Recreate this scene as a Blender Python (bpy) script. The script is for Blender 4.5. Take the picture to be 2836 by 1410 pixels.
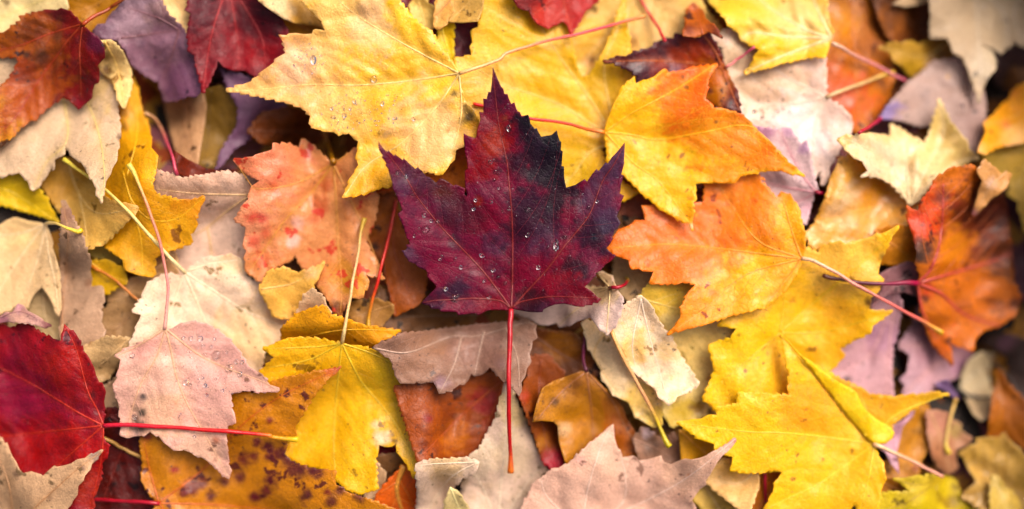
import bpy, math, random
import numpy as np
from mathutils import Vector
from mathutils.geometry import delaunay_2d_cdt

# ------------------------------------------------------------------ camera, sky, sun, exposure
PX = 0.37 / 2836.0            # metres on the ground for one unit of the leaf drawings (about 0.13 mm)
DIST = 3940.0                 # camera height above the leaf bed, same units
CX, CY = 1418.0, 705.0
scene = bpy.context.scene
for o in list(bpy.data.objects):
    bpy.data.objects.remove(o)
COL = scene.collection

cam_data = bpy.data.cameras.new('camera')
cam_data.lens = 50.0
cam_data.sensor_width = 36.0
cam_data.clip_start = 0.01
cam_data.clip_end = 50.0
cam = bpy.data.objects.new('camera', cam_data)
cam.location = (0, 0, DIST * PX)
cam.rotation_euler = (0, 0, 0)
COL.objects.link(cam)
scene.camera = cam
cam_data.dof.use_dof = True
cam_data.dof.aperture_fstop = 1.4
cam_data.dof.focus_distance = (DIST - 120) * PX     # set to the purple leaf further down

SUN_EL, SUN_AZ = math.radians(50), math.radians(40)   # azimuth clockwise from +Y (top of the picture)
world = bpy.data.worlds.new('World')
scene.world = world
world.use_nodes = True
wn = world.node_tree.nodes
wl = world.node_tree.links
sky = wn.new('ShaderNodeTexSky')
sky.sky_type = 'NISHITA'
sky.sun_disc = False
sky.sun_elevation = SUN_EL
sky.sun_rotation = SUN_AZ
sky.air_density = 0.3
sky.dust_density = 9.0
sky.ozone_density = 0.0
wl.new(sky.outputs[0], wn['Background'].inputs[0])
wn['Background'].inputs[1].default_value = 0.14
sun_data = bpy.data.lights.new('sun', 'SUN')
sun_data.energy = 1.0
sun_data.angle = math.radians(34)
sun_data.color = (1.0, 0.88, 0.83)
sun = bpy.data.objects.new('sun', sun_data)
d = Vector((math.cos(SUN_EL) * math.sin(SUN_AZ), math.cos(SUN_EL) * math.cos(SUN_AZ), math.sin(SUN_EL)))
sun.rotation_euler = d.to_track_quat('Z', 'Y').to_euler()
COL.objects.link(sun)
scene.cycles.adaptive_threshold = 0.02
scene.cycles.max_bounces = 5
scene.cycles.diffuse_bounces = 3
scene.cycles.glossy_bounces = 2
scene.cycles.transmission_bounces = 4
scene.view_settings.view_transform = 'Standard'
scene.view_settings.look = 'None'
scene.view_settings.gamma = 1.0
scene.view_settings.use_curve_mapping = False
scene.view_settings.exposure = 0.6

SAT = 1.2
ALB = 0.85                    # pigments below are written as seen in daylight; this turns them into base colours

# ------------------------------------------------------------------ helpers
RND = random.Random(7)
NPR = np.random.RandomState(11)
S = 750.0 / 1921.0
TILES = {'A1': (0, 0, S), 'A2': (700, 0, S), 'A3': (1400, 0, S), 'A4': (2086, 0, S),
         'B1': (0, 450, S), 'B2': (700, 450, S), 'B3': (1400, 450, S), 'B4': (2086, 450, S),
         'C1': (0, 910, S), 'C2': (700, 910, S), 'C3': (1400, 910, S), 'C4': (2086, 910, S),
         'H1': (1030, 180, 400 / 1464), 'H2': (1360, 180, 400 / 1464),
         'H3': (1030, 530, 400 / 1464), 'H4': (1360, 530, 400 / 1464),
         'F': (0, 0, 2836 / 2576), 'S': (0, 0, 1.0)}


def P(s, n=2):
    """leaf drawing text -> points in bed units"""
    t = TILES['S']
    out = []
    for tok in s.split():
        if tok.endswith(':'):
            t = TILES[tok[:-1]]
            continue
        a = tok.split(',')
        x, y = t[0] + float(a[0]) * t[2], t[1] + float(a[1]) * t[2]
        if n == 2:
            out.append((x, y))
        else:
            out.append((x, y, float(a[2]) * t[2]) + tuple(a[3:]))
    return np.array(out) if n == 2 else out


def lin(h, k=1.0):
    h = h.lstrip('#')
    c = np.array([int(h[i:i + 2], 16) / 255.0 for i in (0, 2, 4)])
    c = np.where(c <= 0.04045, c / 12.92, ((c + 0.055) / 1.055) ** 2.4)
    y = float(c @ np.array([0.30, 0.59, 0.11]))
    chroma = (c.max() - c.min()) / max(c.max(), 1e-4)
    p = min(1.0, max(0.0, (0.66 - chroma) / 0.3)) * min(1.0, 2.5 * y)      # faded leaves keep a blush
    c = np.clip(y + (c - y) * (SAT - 0.06 * p), 0.003, None) * np.array([1.0 + 0.03 * p, 1.0 - 0.02 * p, 1.0 - 0.05 * p])
    return c * min(1.0, 0.97 / c.max()) * ALB * k


def to_world(x, y, z):
    s = (DIST - z) / DIST
    return np.stack([(x - CX) * s * PX, -(y - CY) * s * PX, z * PX], -1)


def inside(px, py, poly):
    """even-odd test of many points, edge by edge over the rows each edge spans"""
    shp = px.shape
    fx, fy = px.ravel(), py.ravel()
    o = np.argsort(fy, kind='stable')
    sx, sy = fx[o], fy[o]
    r = np.zeros(len(sx), bool)
    n = len(poly)
    lo = np.searchsorted(sy, np.minimum(poly[:, 1], np.roll(poly[:, 1], 1)), 'left')
    hi = np.searchsorted(sy, np.maximum(poly[:, 1], np.roll(poly[:, 1], 1)), 'left')
    for i in range(n):
        a, b = lo[i], hi[i]
        if b > a:
            xi, yi = poly[i]
            xj, yj = poly[i - 1]
            r[a:b] ^= sx[a:b] < (xj - xi) / (yj - yi) * (sy[a:b] - yi) + xi
    out = np.empty(len(sx), bool)
    out[o] = r
    return out.reshape(shp)


def waves(seed, wl_, n=5):
    rs = np.random.RandomState(seed)
    k = [(rs.uniform(0.6, 1.5) * 2 * math.pi / wl_, rs.uniform(0, 2 * math.pi), rs.uniform(0, 2 * math.pi)) for _ in range(n)]

    def f(x, y):
        t = 0
        for kk, a, ph in k:
            t = t + np.sin(kk * (x * math.cos(a) + y * math.sin(a)) + ph)
        return t / n ** 0.5 / 1.3
    return f


def seg_dist(x, y, lines):
    """distance to a set of polylines"""
    best = np.full(x.shape, 1e9)
    for L in lines:
        for a, b in zip(L[:-1], L[1:]):
            dx, dy = b[0] - a[0], b[1] - a[1]
            l2 = dx * dx + dy * dy + 1e-9
            t = np.clip(((x - a[0]) * dx + (y - a[1]) * dy) / l2, 0, 1)
            best = np.minimum(best, (x - a[0] - t * dx) ** 2 + (y - a[1] - t * dy) ** 2)
    return np.sqrt(best)


def dist_field(lines, ix0, iy0, shape, reach):
    """distance to polylines on the 4-unit grid, stamped point by point; `reach` where nothing is near"""
    k = int(reach / CELL) + 1
    D = np.full((shape[0] + 2 * k + 2, shape[1] + 2 * k + 2), float(reach))
    oy, ox = np.mgrid[-k:k + 1, -k:k + 1] * CELL
    for L in lines:
        pts = []
        for a, b in zip(L[:-1], L[1:]):
            m = max(1, int(math.hypot(b[0] - a[0], b[1] - a[1]) / 4.0))
            for q in range(m):
                pts.append((a[0] + (b[0] - a[0]) * q / m, a[1] + (b[1] - a[1]) * q / m))
        pts.append(tuple(L[-1]))
        for x, y in pts:
            u, v = (x - GX0) / CELL - ix0, (y - GY0) / CELL - iy0
            i, j = int(round(u)), int(round(v))
            if -1 <= i < shape[1] + 1 and -1 <= j < shape[0] + 1:
                sub = D[j + 1:j + 2 * k + 2, i + 1:i + 2 * k + 2]
                h = sub.shape
                np.minimum(sub, np.sqrt((ox + (i - u) * CELL) ** 2 + (oy + (j - v) * CELL) ** 2)[:h[0], :h[1]], out=sub)
    return D[k + 1:k + 1 + shape[0], k + 1:k + 1 + shape[1]]


def smooth_path(p, step=8.0):
    p = np.asarray(p, float)
    if len(p) == 2:
        p = np.array([p[0], (p[0] + p[1]) / 2, p[1]])
    q = np.vstack([2 * p[0] - p[1], p, 2 * p[-1] - p[-2]])
    out = []
    for i in range(1, len(q) - 2):
        n = max(2, int(np.hypot(*(q[i + 1] - q[i])) / step))
        for k in range(n):
            t = k / n
            out.append(0.5 * (2 * q[i] + (q[i + 1] - q[i - 1]) * t + (2 * q[i - 1] - 5 * q[i] + 4 * q[i + 1] - q[i + 2]) * t * t
                              + (3 * q[i] - q[i - 1] - 3 * q[i + 1] + q[i + 2]) * t ** 3))
    out.append(p[-1])
    return np.array(out)


# height field of the pile so far, one cell every 4 units
CELL = 4.0
GX0, GY0, GW, GH = -420.0, -420.0, 920, 562
gx = GX0 + CELL * np.arange(GW)
gy = GY0 + CELL * np.arange(GH)
GXX, GYY = np.meshgrid(gx, gy)
# hollows of the leaf bed: x, y, radius, depth
HOLLOWS = [(455, 300, 120, 230), (860, 380, 110, 170), (660, 440, 120, 120), (2740, 640, 120, 220), (2790, 230, 90, 210), (2700, 1010, 110, 220), (2620, 1330, 60, 120),
           (2520, 880, 60, 150), (2470, 150, 120, 130), (2420, 330, 90, 120), (2290, 560, 45, 120), (2420, 20, 50, 140), (1180, 850, 70, 90), (290, 850, 40, 120),
           (1540, 1000, 60, 25), (1740, 1200, 50, 40), (1720, 750, 50, 90), (340, 740, 40, 90), (1960, 1360, 40, 90)]


def terrain(x, y):
    t = waves(3, 700)(x, y) * 18 + waves(5, 300)(x, y) * 9
    for hx, hy, r, dep in HOLLOWS:
        t = t - dep * np.exp(-((x - hx) ** 2 + (y - hy) ** 2) / (r * r))
    t = t - 130 * np.clip((x - 2100) / 600, 0, 1) ** 1.5 - 90 * np.clip((330 - y) / 330, 0, 1) * np.clip((x - 1300) / 500, 0, 1)
    return t


HF = terrain(GXX, GYY) + 16
EPS = 4.0


def envelope(x0, y0, x1, y1, mask, h, r):
    """smooth sheet that lies on the pile: grey dilation followed by a box blur of the same radius"""
    hm = np.where(mask, h, -1e6)
    for ax in (0, 1):
        acc = hm.copy()
        for k in range(1, r + 1):
            sh = np.full_like(hm, -1e6)
            sl = [slice(None)] * 2
            sr = [slice(None)] * 2
            sl[ax] = slice(k, None)
            sr[ax] = slice(None, -k)
            sh[tuple(sl)] = hm[tuple(sr)]
            acc = np.maximum(acc, sh)
            sh = np.full_like(hm, -1e6)
            sh[tuple(sr)] = hm[tuple(sl)]
            acc = np.maximum(acc, sh)
        hm = acc
    w = mask.astype(float)
    v = np.where(mask, hm, 0.0)

    def box(a, r):
        for ax in (0, 1):
            pad = [(0, 0), (0, 0)]
            pad[ax] = (r + 1, r)
            c = np.cumsum(np.pad(a, pad), axis=ax)
            n = a.shape[ax]
            i1 = [slice(None)] * 2
            i0 = [slice(None)] * 2
            i1[ax] = slice(2 * r + 1, 2 * r + 1 + n)
            i0[ax] = slice(0, n)
            a = c[tuple(i1)] - c[tuple(i0)]
        return a
    ra, rb = r // 2, r - r // 2
    bw = box(w, ra)
    e = box(v, ra) / np.maximum(bw, 1e-9)
    m2 = bw > 0.5
    bw = box(m2.astype(float), rb)
    e = box(np.where(m2, e, 0.0), rb) / np.maximum(bw, 1e-9)
    e = np.where(bw > 0.5, e, e[mask].mean())
    return np.where(mask, np.maximum(e, h), e)


def bil(grid, ix0, iy0, x, y):
    fx = np.clip((x - GX0) / CELL - ix0, 0, grid.shape[1] - 1.001)
    fy = np.clip((y - GY0) / CELL - iy0, 0, grid.shape[0] - 1.001)
    i = fx.astype(int)
    j = fy.astype(int)
    u = fx - i
    v = fy - j
    return (grid[j, i] * (1 - u) * (1 - v) + grid[j, i + 1] * u * (1 - v) + grid[j + 1, i] * (1 - u) * v + grid[j + 1, i + 1] * u * v)


def grow(m):
    g = m.copy()
    g[1:] |= m[:-1]
    g[:-1] |= m[1:]
    g[:, 1:] |= m[:, :-1]
    g[:, :-1] |= m[:, 1:]
    return g


def mesh_obj(name, V, F, mat, parent=None, pig=None, smooth=True, off=None):
    """V in metres (world); linked as ONE mesh object under parent"""
    me = bpy.data.meshes.new(name)
    V = np.asarray(V, np.float64)
    if off is not None:
        V = V - off
    F = np.asarray(F, np.int32)
    k = F.shape[1]
    me.vertices.add(len(V))
    me.vertices.foreach_set('co', V.astype(np.float32).ravel())
    me.loops.add(F.size)
    me.loops.foreach_set('vertex_index', F.ravel())
    me.polygons.add(len(F))
    me.polygons.foreach_set('loop_start', np.arange(0, F.size, k, dtype=np.int32))
    me.polygons.foreach_set('loop_total', np.full(len(F), k, np.int32))
    if pig is not None:
        at = me.attributes.new('pigment', 'FLOAT_COLOR', 'POINT')
        c = np.ones((len(V), 4), np.float32)
        c[:, :3] = pig
        at.data.foreach_set('color', c.ravel())
    me.update(calc_edges=True)
    if smooth:
        me.polygons.foreach_set('use_smooth', np.ones(len(F), bool))
    me.materials.append(mat)
    o = bpy.data.objects.new(name, me)
    COL.objects.link(o)
    if parent is not None:
        o.parent = parent
    return o


def tube(path, rad, sides=7, flat=1.0):
    """path Nx3 (metres), rad N -> verts, quads"""
    path = np.asarray(path)
    n = len(path)
    t = np.gradient(path, axis=0)
    t /= np.linalg.norm(t, axis=1)[:, None] + 1e-12
    up = np.array([0, 0, 1.0])
    a = np.cross(t, up)
    a /= np.linalg.norm(a, axis=1)[:, None] + 1e-12
    b = np.cross(a, t)
    an = np.linspace(0, 2 * math.pi, sides, endpoint=False)
    V = path[:, None, :] + rad[:, None, None] * (np.cos(an)[None, :, None] * a[:, None, :] + flat * np.sin(an)[None, :, None] * b[:, None, :])
    V = V.reshape(-1, 3)
    F = []
    for i in range(n - 1):
        for k in range(sides):
            k2 = (k + 1) % sides
            F.append((i * sides + k, i * sides + k2, (i + 1) * sides + k2, (i + 1) * sides + k))
    # end caps: fans as quads with a repeated centre are avoided by pinching the ends
    c0, c1 = len(V), len(V) + 1
    V = np.vstack([V, path[0], path[-1]])
    for k in range(0, sides - 1, 2):
        F.append((c0, (k + 2) % sides, k + 1, k))
        F.append((c1, (n - 1) * sides + k, (n - 1) * sides + k + 1, (n - 1) * sides + (k + 2) % sides))
    return V, F


# ------------------------------------------------------------------ materials
def leaf_material(name, dark, mott, speck, spots, spotcol, wet, seed, rough=0.5, trans=0.16, spec=0.28):
    m = bpy.data.materials.new(name)
    m.use_nodes = True
    nt = m.node_tree
    N, L = nt.nodes, nt.links
    for n in list(N):
        N.remove(n)

    def nd(t, **kw):
        n = N.new(t)
        for k, v in kw.items():
            setattr(n, k, v)
        return n

    def noise(scale, det=4.0, rgh=0.55, dist=0.0):
        n = nd('ShaderNodeTexNoise')
        n.inputs['Scale'].default_value = scale
        n.inputs['Detail'].default_value = det
        n.inputs['Roughness'].default_value = rgh
        n.inputs['Distortion'].default_value = dist
        L.new(mp.outputs[0], n.inputs['Vector'])
        return n

    def ramp(src, a, b, lo=0.0, hi=1.0):
        r = nd('ShaderNodeMapRange')
        r.interpolation_type = 'SMOOTHSTEP'
        r.inputs[1].default_value = a
        r.inputs[2].default_value = b
        r.inputs[3].default_value = lo
        r.inputs[4].default_value = hi
        L.new(src, r.inputs[0])
        return r.outputs[0]

    def mix(a, b, f, mode='MIX'):
        x = nd('ShaderNodeMix', data_type='RGBA', blend_type=mode)
        for s, v in ((0, f), (6, a), (7, b)):
            if isinstance(v, (float, int)):
                x.inputs[s].default_value = v
            elif isinstance(v, (tuple, list, np.ndarray)):
                x.inputs[s].default_value = tuple(v) + ((1.0,) if len(v) == 3 else ())
            else:
                L.new(v, x.inputs[s])
        return x.outputs[2]

    tc = nd('ShaderNodeTexCoord')
    mp = nd('ShaderNodeMapping')
    mp.inputs['Location'].default_value = (seed * 0.37, seed * 0.61, seed * 0.13)
    L.new(tc.outputs['Object'], mp.inputs[0])
    at = nd('ShaderNodeAttribute', attribute_name='pigment')
    col = at.outputs['Color']
    n1 = noise(55, 3, 0.6, 0.0)
    n2 = noise(230, 4, 0.65, 0.0)
    n3 = noise(1500, 2, 0.6)
    n4 = noise(90, 2, 0.6)
    # paler and darker tissue, in patches and in fine grain
    col = mix(col, dark, ramp(n1.outputs[0], 0.48, 0.78, 0.0, mott))
    col = mix(col, dark, ramp(n2.outputs[0], 0.5, 0.75, 0.0, mott * 0.8))
    col = mix(col, mix(col, (1.35, 1.3, 1.25), 1.0, 'MULTIPLY'), ramp(n4.outputs[0], 0.5, 0.8, 0.0, 0.6))
    vo = nd('ShaderNodeTexVoronoi', feature='DISTANCE_TO_EDGE')
    vo.inputs['Scale'].default_value = 430
    wv = nd('ShaderNodeMix', data_type='RGBA')
    wv.inputs[0].default_value = 0.003
    L.new(mp.outputs[0], wv.inputs[6])
    L.new(n2.outputs[1], wv.inputs[7])
    L.new(wv.outputs[2], vo.inputs['Vector'])
    net = ramp(vo.outputs['Distance'], 0.0, 0.09, 1.0, 0.0)
    nf = nd('ShaderNodeMath', operation='MULTIPLY')
    L.new(net, nf.inputs[0])
    L.new(ramp(n4.outputs[0], 0.35, 0.65, 0.05, 0.30), nf.inputs[1])
    col = mix(col, mix(col, dark, 0.6), nf.outputs[0])
    g = mix((0.80, 0.80, 0.80), (1.16, 1.16, 1.16), ramp(n3.outputs[0], 0.25, 0.75))
    col = mix(col, g, 0.7, 'MULTIPLY')
    if speck > 0:
        v = nd('ShaderNodeTexNoise')
        v.inputs['Scale'].default_value = 620
        v.inputs['Detail'].default_value = 2
        L.new(mp.outputs[0], v.inputs['Vector'])
        gate = ramp(n1.outputs[0], 0.40, 0.65)
        f = nd('ShaderNodeMath', operation='MULTIPLY')
        L.new(ramp(v.outputs[0], 0.69 - 0.08 * speck, 0.76 - 0.08 * speck, 0.0, 0.85), f.inputs[0])
        L.new(gate, f.inputs[1])
        col = mix(col, (0.035, 0.02, 0.018), f.outputs[0])
    if spots > 0:
        v = noise(150, 3, 0.55)
        col = mix(col, spotcol, ramp(v.outputs[0], 0.665 - 0.12 * spots, 0.715 - 0.12 * spots, 0.0, 0.9))
    pr = nd('ShaderNodeBsdfPrincipled')
    L.new(col, pr.inputs['Base Color'])
    L.new(ramp(n2.outputs[0], 0.3, 0.75, max(0.16, rough - 0.14), rough + 0.16), pr.inputs['Roughness'])
    pr.inputs['Specular IOR Level'].default_value = spec
    if wet > 0:
        L.new(ramp(n4.outputs[0], 0.42, 0.62, wet * 0.25, wet), pr.inputs['Coat Weight'])
        pr.inputs['Coat Roughness'].default_value = 0.14
        pr.inputs['Coat IOR'].default_value = 1.34
    # one relief: soft crumple, fine grain and the sunken mesh of small veins
    h1 = nd('ShaderNodeMath', operation='MULTIPLY_ADD')
    L.new(n3.outputs[0], h1.inputs[0])
    h1.inputs[1].default_value = 0.14
    L.new(n2.outputs[0], h1.inputs[2])
    h2 = nd('ShaderNodeMath', operation='MULTIPLY_ADD')
    L.new(net, h2.inputs[0])
    h2.inputs[1].default_value = -0.10
    L.new(h1.outputs[0], h2.inputs[2])
    b2 = nd('ShaderNodeBump')
    b2.inputs['Strength'].default_value = 0.6
    b2.inputs['Distance'].default_value = 0.0012
    L.new(h2.outputs[0], b2.inputs['Height'])
    L.new(b2.outputs[0], pr.inputs['Normal'])
    tr = nd('ShaderNodeBsdfTranslucent')
    L.new(col, tr.inputs[0])
    mx = nd('ShaderNodeMixShader')
    mx.inputs[0].default_value = trans
    L.new(pr.outputs[0], mx.inputs[1])
    L.new(tr.outputs[0], mx.inputs[2])
    out = nd('ShaderNodeOutputMaterial')
    L.new(mx.outputs[0], out.inputs[0])
    return m


def plain_material(name, rough=0.45, grain=900, bump=0.0002, spec=0.5):
    m = bpy.data.materials.new(name)
    m.use_nodes = True
    nt = m.node_tree
    N, L = nt.nodes, nt.links
    pr = N['Principled BSDF']
    at = N.new('ShaderNodeAttribute')
    at.attribute_name = 'pigment'
    tc = N.new('ShaderNodeTexCoord')
    n = N.new('ShaderNodeTexNoise')
    n.inputs['Scale'].default_value = grain
    n.inputs['Detail'].default_value = 4
    L.new(tc.outputs['Object'], n.inputs['Vector'])
    mr = N.new('ShaderNodeMapRange')
    mr.inputs[1].default_value = 0.3
    mr.inputs[2].default_value = 0.7
    mr.inputs[3].default_value = 0.72
    mr.inputs[4].default_value = 1.15
    L.new(n.outputs[0], mr.inputs[0])
    mx = N.new('ShaderNodeMix')
    mx.data_type = 'RGBA'
    mx.blend_type = 'MULTIPLY'
    mx.inputs[0].default_value = 1.0
    L.new(at.outputs['Color'], mx.inputs[6])
    L.new(mr.outputs[0], mx.inputs[7])
    L.new(mx.outputs[2], pr.inputs['Base Color'])
    pr.inputs['Roughness'].default_value = rough
    pr.inputs['Specular IOR Level'].default_value = spec
    b = N.new('ShaderNodeBump')
    b.inputs['Distance'].default_value = bump
    L.new(n.outputs[0], b.inputs['Height'])
    L.new(b.outputs[0], pr.inputs['Normal'])
    return m


M_VEIN = plain_material('vein_tissue', 0.42)
M_STEM = plain_material('stem_skin', 0.33, 1400, 0.00012)
M_SOIL = plain_material('dark_humus', 0.9, 260, 0.004, 0.2)
M_LITTER = plain_material('old_leaf_tissue', 0.6, 300, 0.0008, 0.35)
M_WATER = bpy.data.materials.new('water')
M_WATER.use_nodes = True
_p = M_WATER.node_tree.nodes['Principled BSDF']
_p.inputs['Base Color'].default_value = (1, 1, 1, 1)
_p.inputs['Roughness'].default_value = 0.02
_p.inputs['IOR'].default_value = 1.33
_p.inputs['Transmission Weight'].default_value = 1.0

GROUP = 'fallen maple leaves'
LEAVES = {}


# ------------------------------------------------------------------ leaf builder
def serrate(poly, base, tooth, amp, rs):
    if tooth <= 0:
        return poly
    n = len(poly)
    area = 0.5 * sum(poly[i][0] * poly[(i + 1) % n][1] - poly[(i + 1) % n][0] * poly[i][1] for i in range(n))
    sgn = 1.0 if area > 0 else -1.0
    out = []
    for i in range(n):
        a, b = poly[i], poly[(i + 1) % n]
        out.append(a)
        e = b - a
        L = math.hypot(*e)
        if L < tooth * 1.5:
            continue
        nrm = np.array([e[1], -e[0]]) / L * sgn
        k = max(1, int(L / tooth / rs.uniform(0.8, 1.3)))
        fwd = np.dot(e, (a + b) / 2 - base) > 0
        for j in range(k):
            am = amp * rs.uniform(0.35, 1.25)
            t0, t1 = j / k, (j + 1) / k
            jit = rs.uniform(-0.08, 0.08) / k
            if fwd:
                tp = t0 + (t1 - t0) * 0.82 + jit
                out.append(a + e * (t0 + (t1 - t0) * 0.42) + nrm * am * 0.55)
                out.append(a + e * tp + nrm * am)
                if j < k - 1:
                    out.append(a + e * (t1 - 0.03 / k) - nrm * am * 0.25)
            else:
                tp = t0 + (t1 - t0) * 0.18 + jit
                if j > 0:
                    out.append(a + e * (t0 + 0.03 / k) - nrm * am * 0.25)
                out.append(a + e * tp + nrm * am)
                out.append(a + e * (t0 + (t1 - t0) * 0.58) + nrm * am * 0.55)
    return np.array(out)


def auto_vein(poly):
    d = np.hypot(poly[:, None, 0] - poly[None, :, 0], poly[:, None, 1] - poly[None, :, 1])
    i, j = np.unravel_index(np.argmax(d), d.shape)
    c = poly.mean(0)
    mid = (poly[i] + poly[j]) / 2 * 0.5 + c * 0.5
    return [np.array([poly[i], mid, poly[j]])]


def side_veins(mains, inside_f, gap, rs, angle=46):
    out = []
    for mi, Lm in enumerate(mains):
        others = [smooth_path(m, 12) for k, m in enumerate(mains) if k != mi]
        others = np.vstack(others) if others else None
        p = smooth_path(Lm, 6)
        own = p[::2]
        s = np.r_[0, np.cumsum(np.hypot(*np.diff(p, axis=0).T))]
        tot = s[-1]
        for side in (-1, 1):
            q = gap * rs.uniform(0.6, 1.3)
            while q < tot * 0.93:
                i = min(len(p) - 2, int(np.searchsorted(s, q)))
                t = p[i + 1] - p[i]
                a = math.atan2(t[1], t[0]) + side * math.radians(angle + rs.uniform(-7, 7))
                c = p[i].copy()
                line = [c.copy()]
                for st in range(40):
                    a -= side * 0.02
                    c = c + 11 * np.array([math.cos(a), math.sin(a)])
                    if not inside_f(c[0], c[1]):
                        break
                    if others is not None and st > 0:
                        if ((others - c) ** 2).sum(1).min() < ((own - c) ** 2).sum(1).min() * 0.85:
                            break
                    line.append(c.copy())
                if len(line) > 2:
                    out.append(np.array(line))
                q += gap * rs.uniform(0.75, 1.3)
    return out


def leaf(key, label, poly, col, veins=None, vein='auto', blobs='', dark='#6a4a20', mott=0.25, speck=0.4, spots=0.1,
         spotcol=None, wet=0.25, wave=7.0, wlen=230, cup=8.0, lift='', tooth=17, amp=5.0, stiff=None, step=8.0,
         rough=0.5, puff=4.0, vr=2.4, gap=42, sec=True, base=None, extra=None, trans=0.16, zoff=0.0, thick=2.2, net=0.3, spec=0.28, gain=1.0, edge=6.0):
    """one fallen leaf: an Empty at the base of its blade, with blade, veins and later a stem"""
    seed = abs(hash_key(key)) % 100000
    rs = random.Random(seed)
    pl0 = P(poly)
    if veins:
        t, mains = '', []
        for q in veins.split('|'):
            q = q.strip()
            if not q.split()[0].endswith(':'):
                q = t + ' ' + q
            t = [w for w in q.split() if w.endswith(':')][-1]
            mains.append(P(q))
    else:
        mains = auto_vein(pl0)
    bp = np.array(P(base)[0]) if base else mains[0][0]
    pl = serrate(pl0, bp, tooth, amp, rs)
    # mask on the height field
    x0, y0 = pl.min(0) - 12
    x1, y1 = pl.max(0) + 12
    ix0, iy0 = max(0, int((x0 - GX0) / CELL)), max(0, int((y0 - GY0) / CELL))
    ix1, iy1 = min(GW - 1, int((x1 - GX0) / CELL) + 2), min(GH - 1, int((y1 - GY0) / CELL) + 2)
    bx, by = GXX[iy0:iy1, ix0:ix1], GYY[iy0:iy1, ix0:ix1]
    mk = inside(bx, by, pl)
    if not mk.any():
        mk = np.ones_like(mk)
    mkd = grow(mk)
    R = math.sqrt(mk.sum() * CELL * CELL / math.pi)
    if stiff is None:
        stiff = int(min(32, max(9, R / CELL * 0.42)))
    env = envelope(x0, y0, x1, y1, mkd, HF[iy0:iy1, ix0:ix1], stiff)
    cen = np.array([bx[mk].mean(), by[mk].mean()])
    R = math.sqrt(mk.sum() * CELL * CELL / math.pi)
    w1 = waves(seed + 1, wlen)
    w2 = waves(seed + 2, wlen * 0.4)
    w3 = waves(seed + 3, 120)
    w4 = waves(seed + 4, 38, 7)
    w5 = waves(seed + 5, 17, 7)
    lifts = P(lift, 3) if lift else []
    mp_ = [smooth_path(m, 14) for m in mains]

    def ins(x, y):
        i, j = int((x - GX0) / CELL) - ix0, int((y - GY0) / CELL) - iy0
        return 0 <= i < mk.shape[1] and 0 <= j < mk.shape[0] and mk[j, i]
    secs = side_veins(mains, ins, gap, rs) if sec else []

    DE = dist_field([np.vstack([pl, pl[:1]])], ix0, iy0, mk.shape, 40)
    DM = dist_field(mp_, ix0, iy0, mk.shape, 64)
    DS = dist_field(secs, ix0, iy0, mk.shape, 22) if secs else None

    def curl(x, y, fine=True):
        c = wave * w1(x, y) + wave * 0.45 * w2(x, y)
        rr = np.hypot(x - cen[0], y - cen[1]) / R
        c = c + cup * np.minimum(rr, 1.35) ** 2
        for lx, ly, lr, lh in lifts:
            c = c + float(lh) * np.exp(-((x - lx) ** 2 + (y - ly) ** 2) / (lr * lr))
        c = c + edge * (0.4 + 0.6 * w3(x, y)) * np.exp(-bil(DE, ix0, iy0, x, y) / 13)
        dm = bil(DM, ix0, iy0, x, y)
        c = c - puff * 1.6 * np.exp(-(dm / 26) ** 2)
        if secs and fine:
            ds = bil(DS, ix0, iy0, x, y)
            c = c - puff * 0.6 * np.exp(-(ds / 9) ** 2)
        return c
    cg = curl(bx, by, False)
    cmin = cg[mk].min()
    zg = env + (cg - cmin) + EPS + zoff
    # planar mesh of the blade
    hx, hy = [], []
    yy = pl[:, 1].min()
    k = 0
    pts = []
    while yy < pl[:, 1].max():
        xs = np.arange(pl[:, 0].min() + (k % 2) * step / 2, pl[:, 0].max(), step)
        pts.append(np.stack([xs, np.full_like(xs, yy)], 1))
        yy += step * 0.87
        k += 1
    pts = np.vstack(pts)
    pts = pts + np.random.RandomState(seed).uniform(-0.12, 0.12, pts.shape) * step
    pts = pts[inside(pts[:, 0], pts[:, 1], pl)]
    # keep off the outline
    dd = np.full(len(pts), 1e9)
    dense = []
    for i in range(len(pl)):
        a, b = pl[i], pl[(i + 1) % len(pl)]
        n = max(1, int(math.hypot(*(b - a)) / (step * 1.1)))
        for q in range(n):
            dense.append(a + (b - a) * q / n)
    dense = np.array(dense)
    for a0 in range(0, len(pts), 4000):
        dd[a0:a0 + 4000] = np.sqrt(((pts[a0:a0 + 4000, None, :] - dense[None]) ** 2).sum(-1)).min(1)
    pts = pts[dd > step * 0.55]
    nb = len(dense)
    allp = np.vstack([dense, pts])
    res = delaunay_2d_cdt([Vector(p) for p in allp], [(i, (i + 1) % nb) for i in range(nb)], [], 1, 1e-4)
    V2 = np.array([(v[0], v[1]) for v in res[0]])
    F = [f for f in res[2] if len(f) == 3]
    x, y = V2[:, 0], V2[:, 1]
    zv = bil(env, ix0, iy0, x, y) + (curl(x, y) - cmin) + EPS + zoff
    # pigment, plus painted shade and sheen in a few leaves' blobs
    c = np.tile(lin(col), (len(V2), 1))
    for b in P(blobs, 3):
        bx_, by_, br, hexc, st = b
        dist = np.hypot(x - bx_, y - by_) / br * (1 + 0.25 * w3(x + bx_, y) + 0.2 * w4(x, y + by_) + 0.12 * w5(x, y))
        w = np.clip((1.75 if br > 24 else 1.35) - dist, 0, 1)
        w = (w * w * (3 - 2 * w) * float(st))[:, None]
        c = c * (1 - w) + lin(hexc)[None] * w
    vc = None
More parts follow.
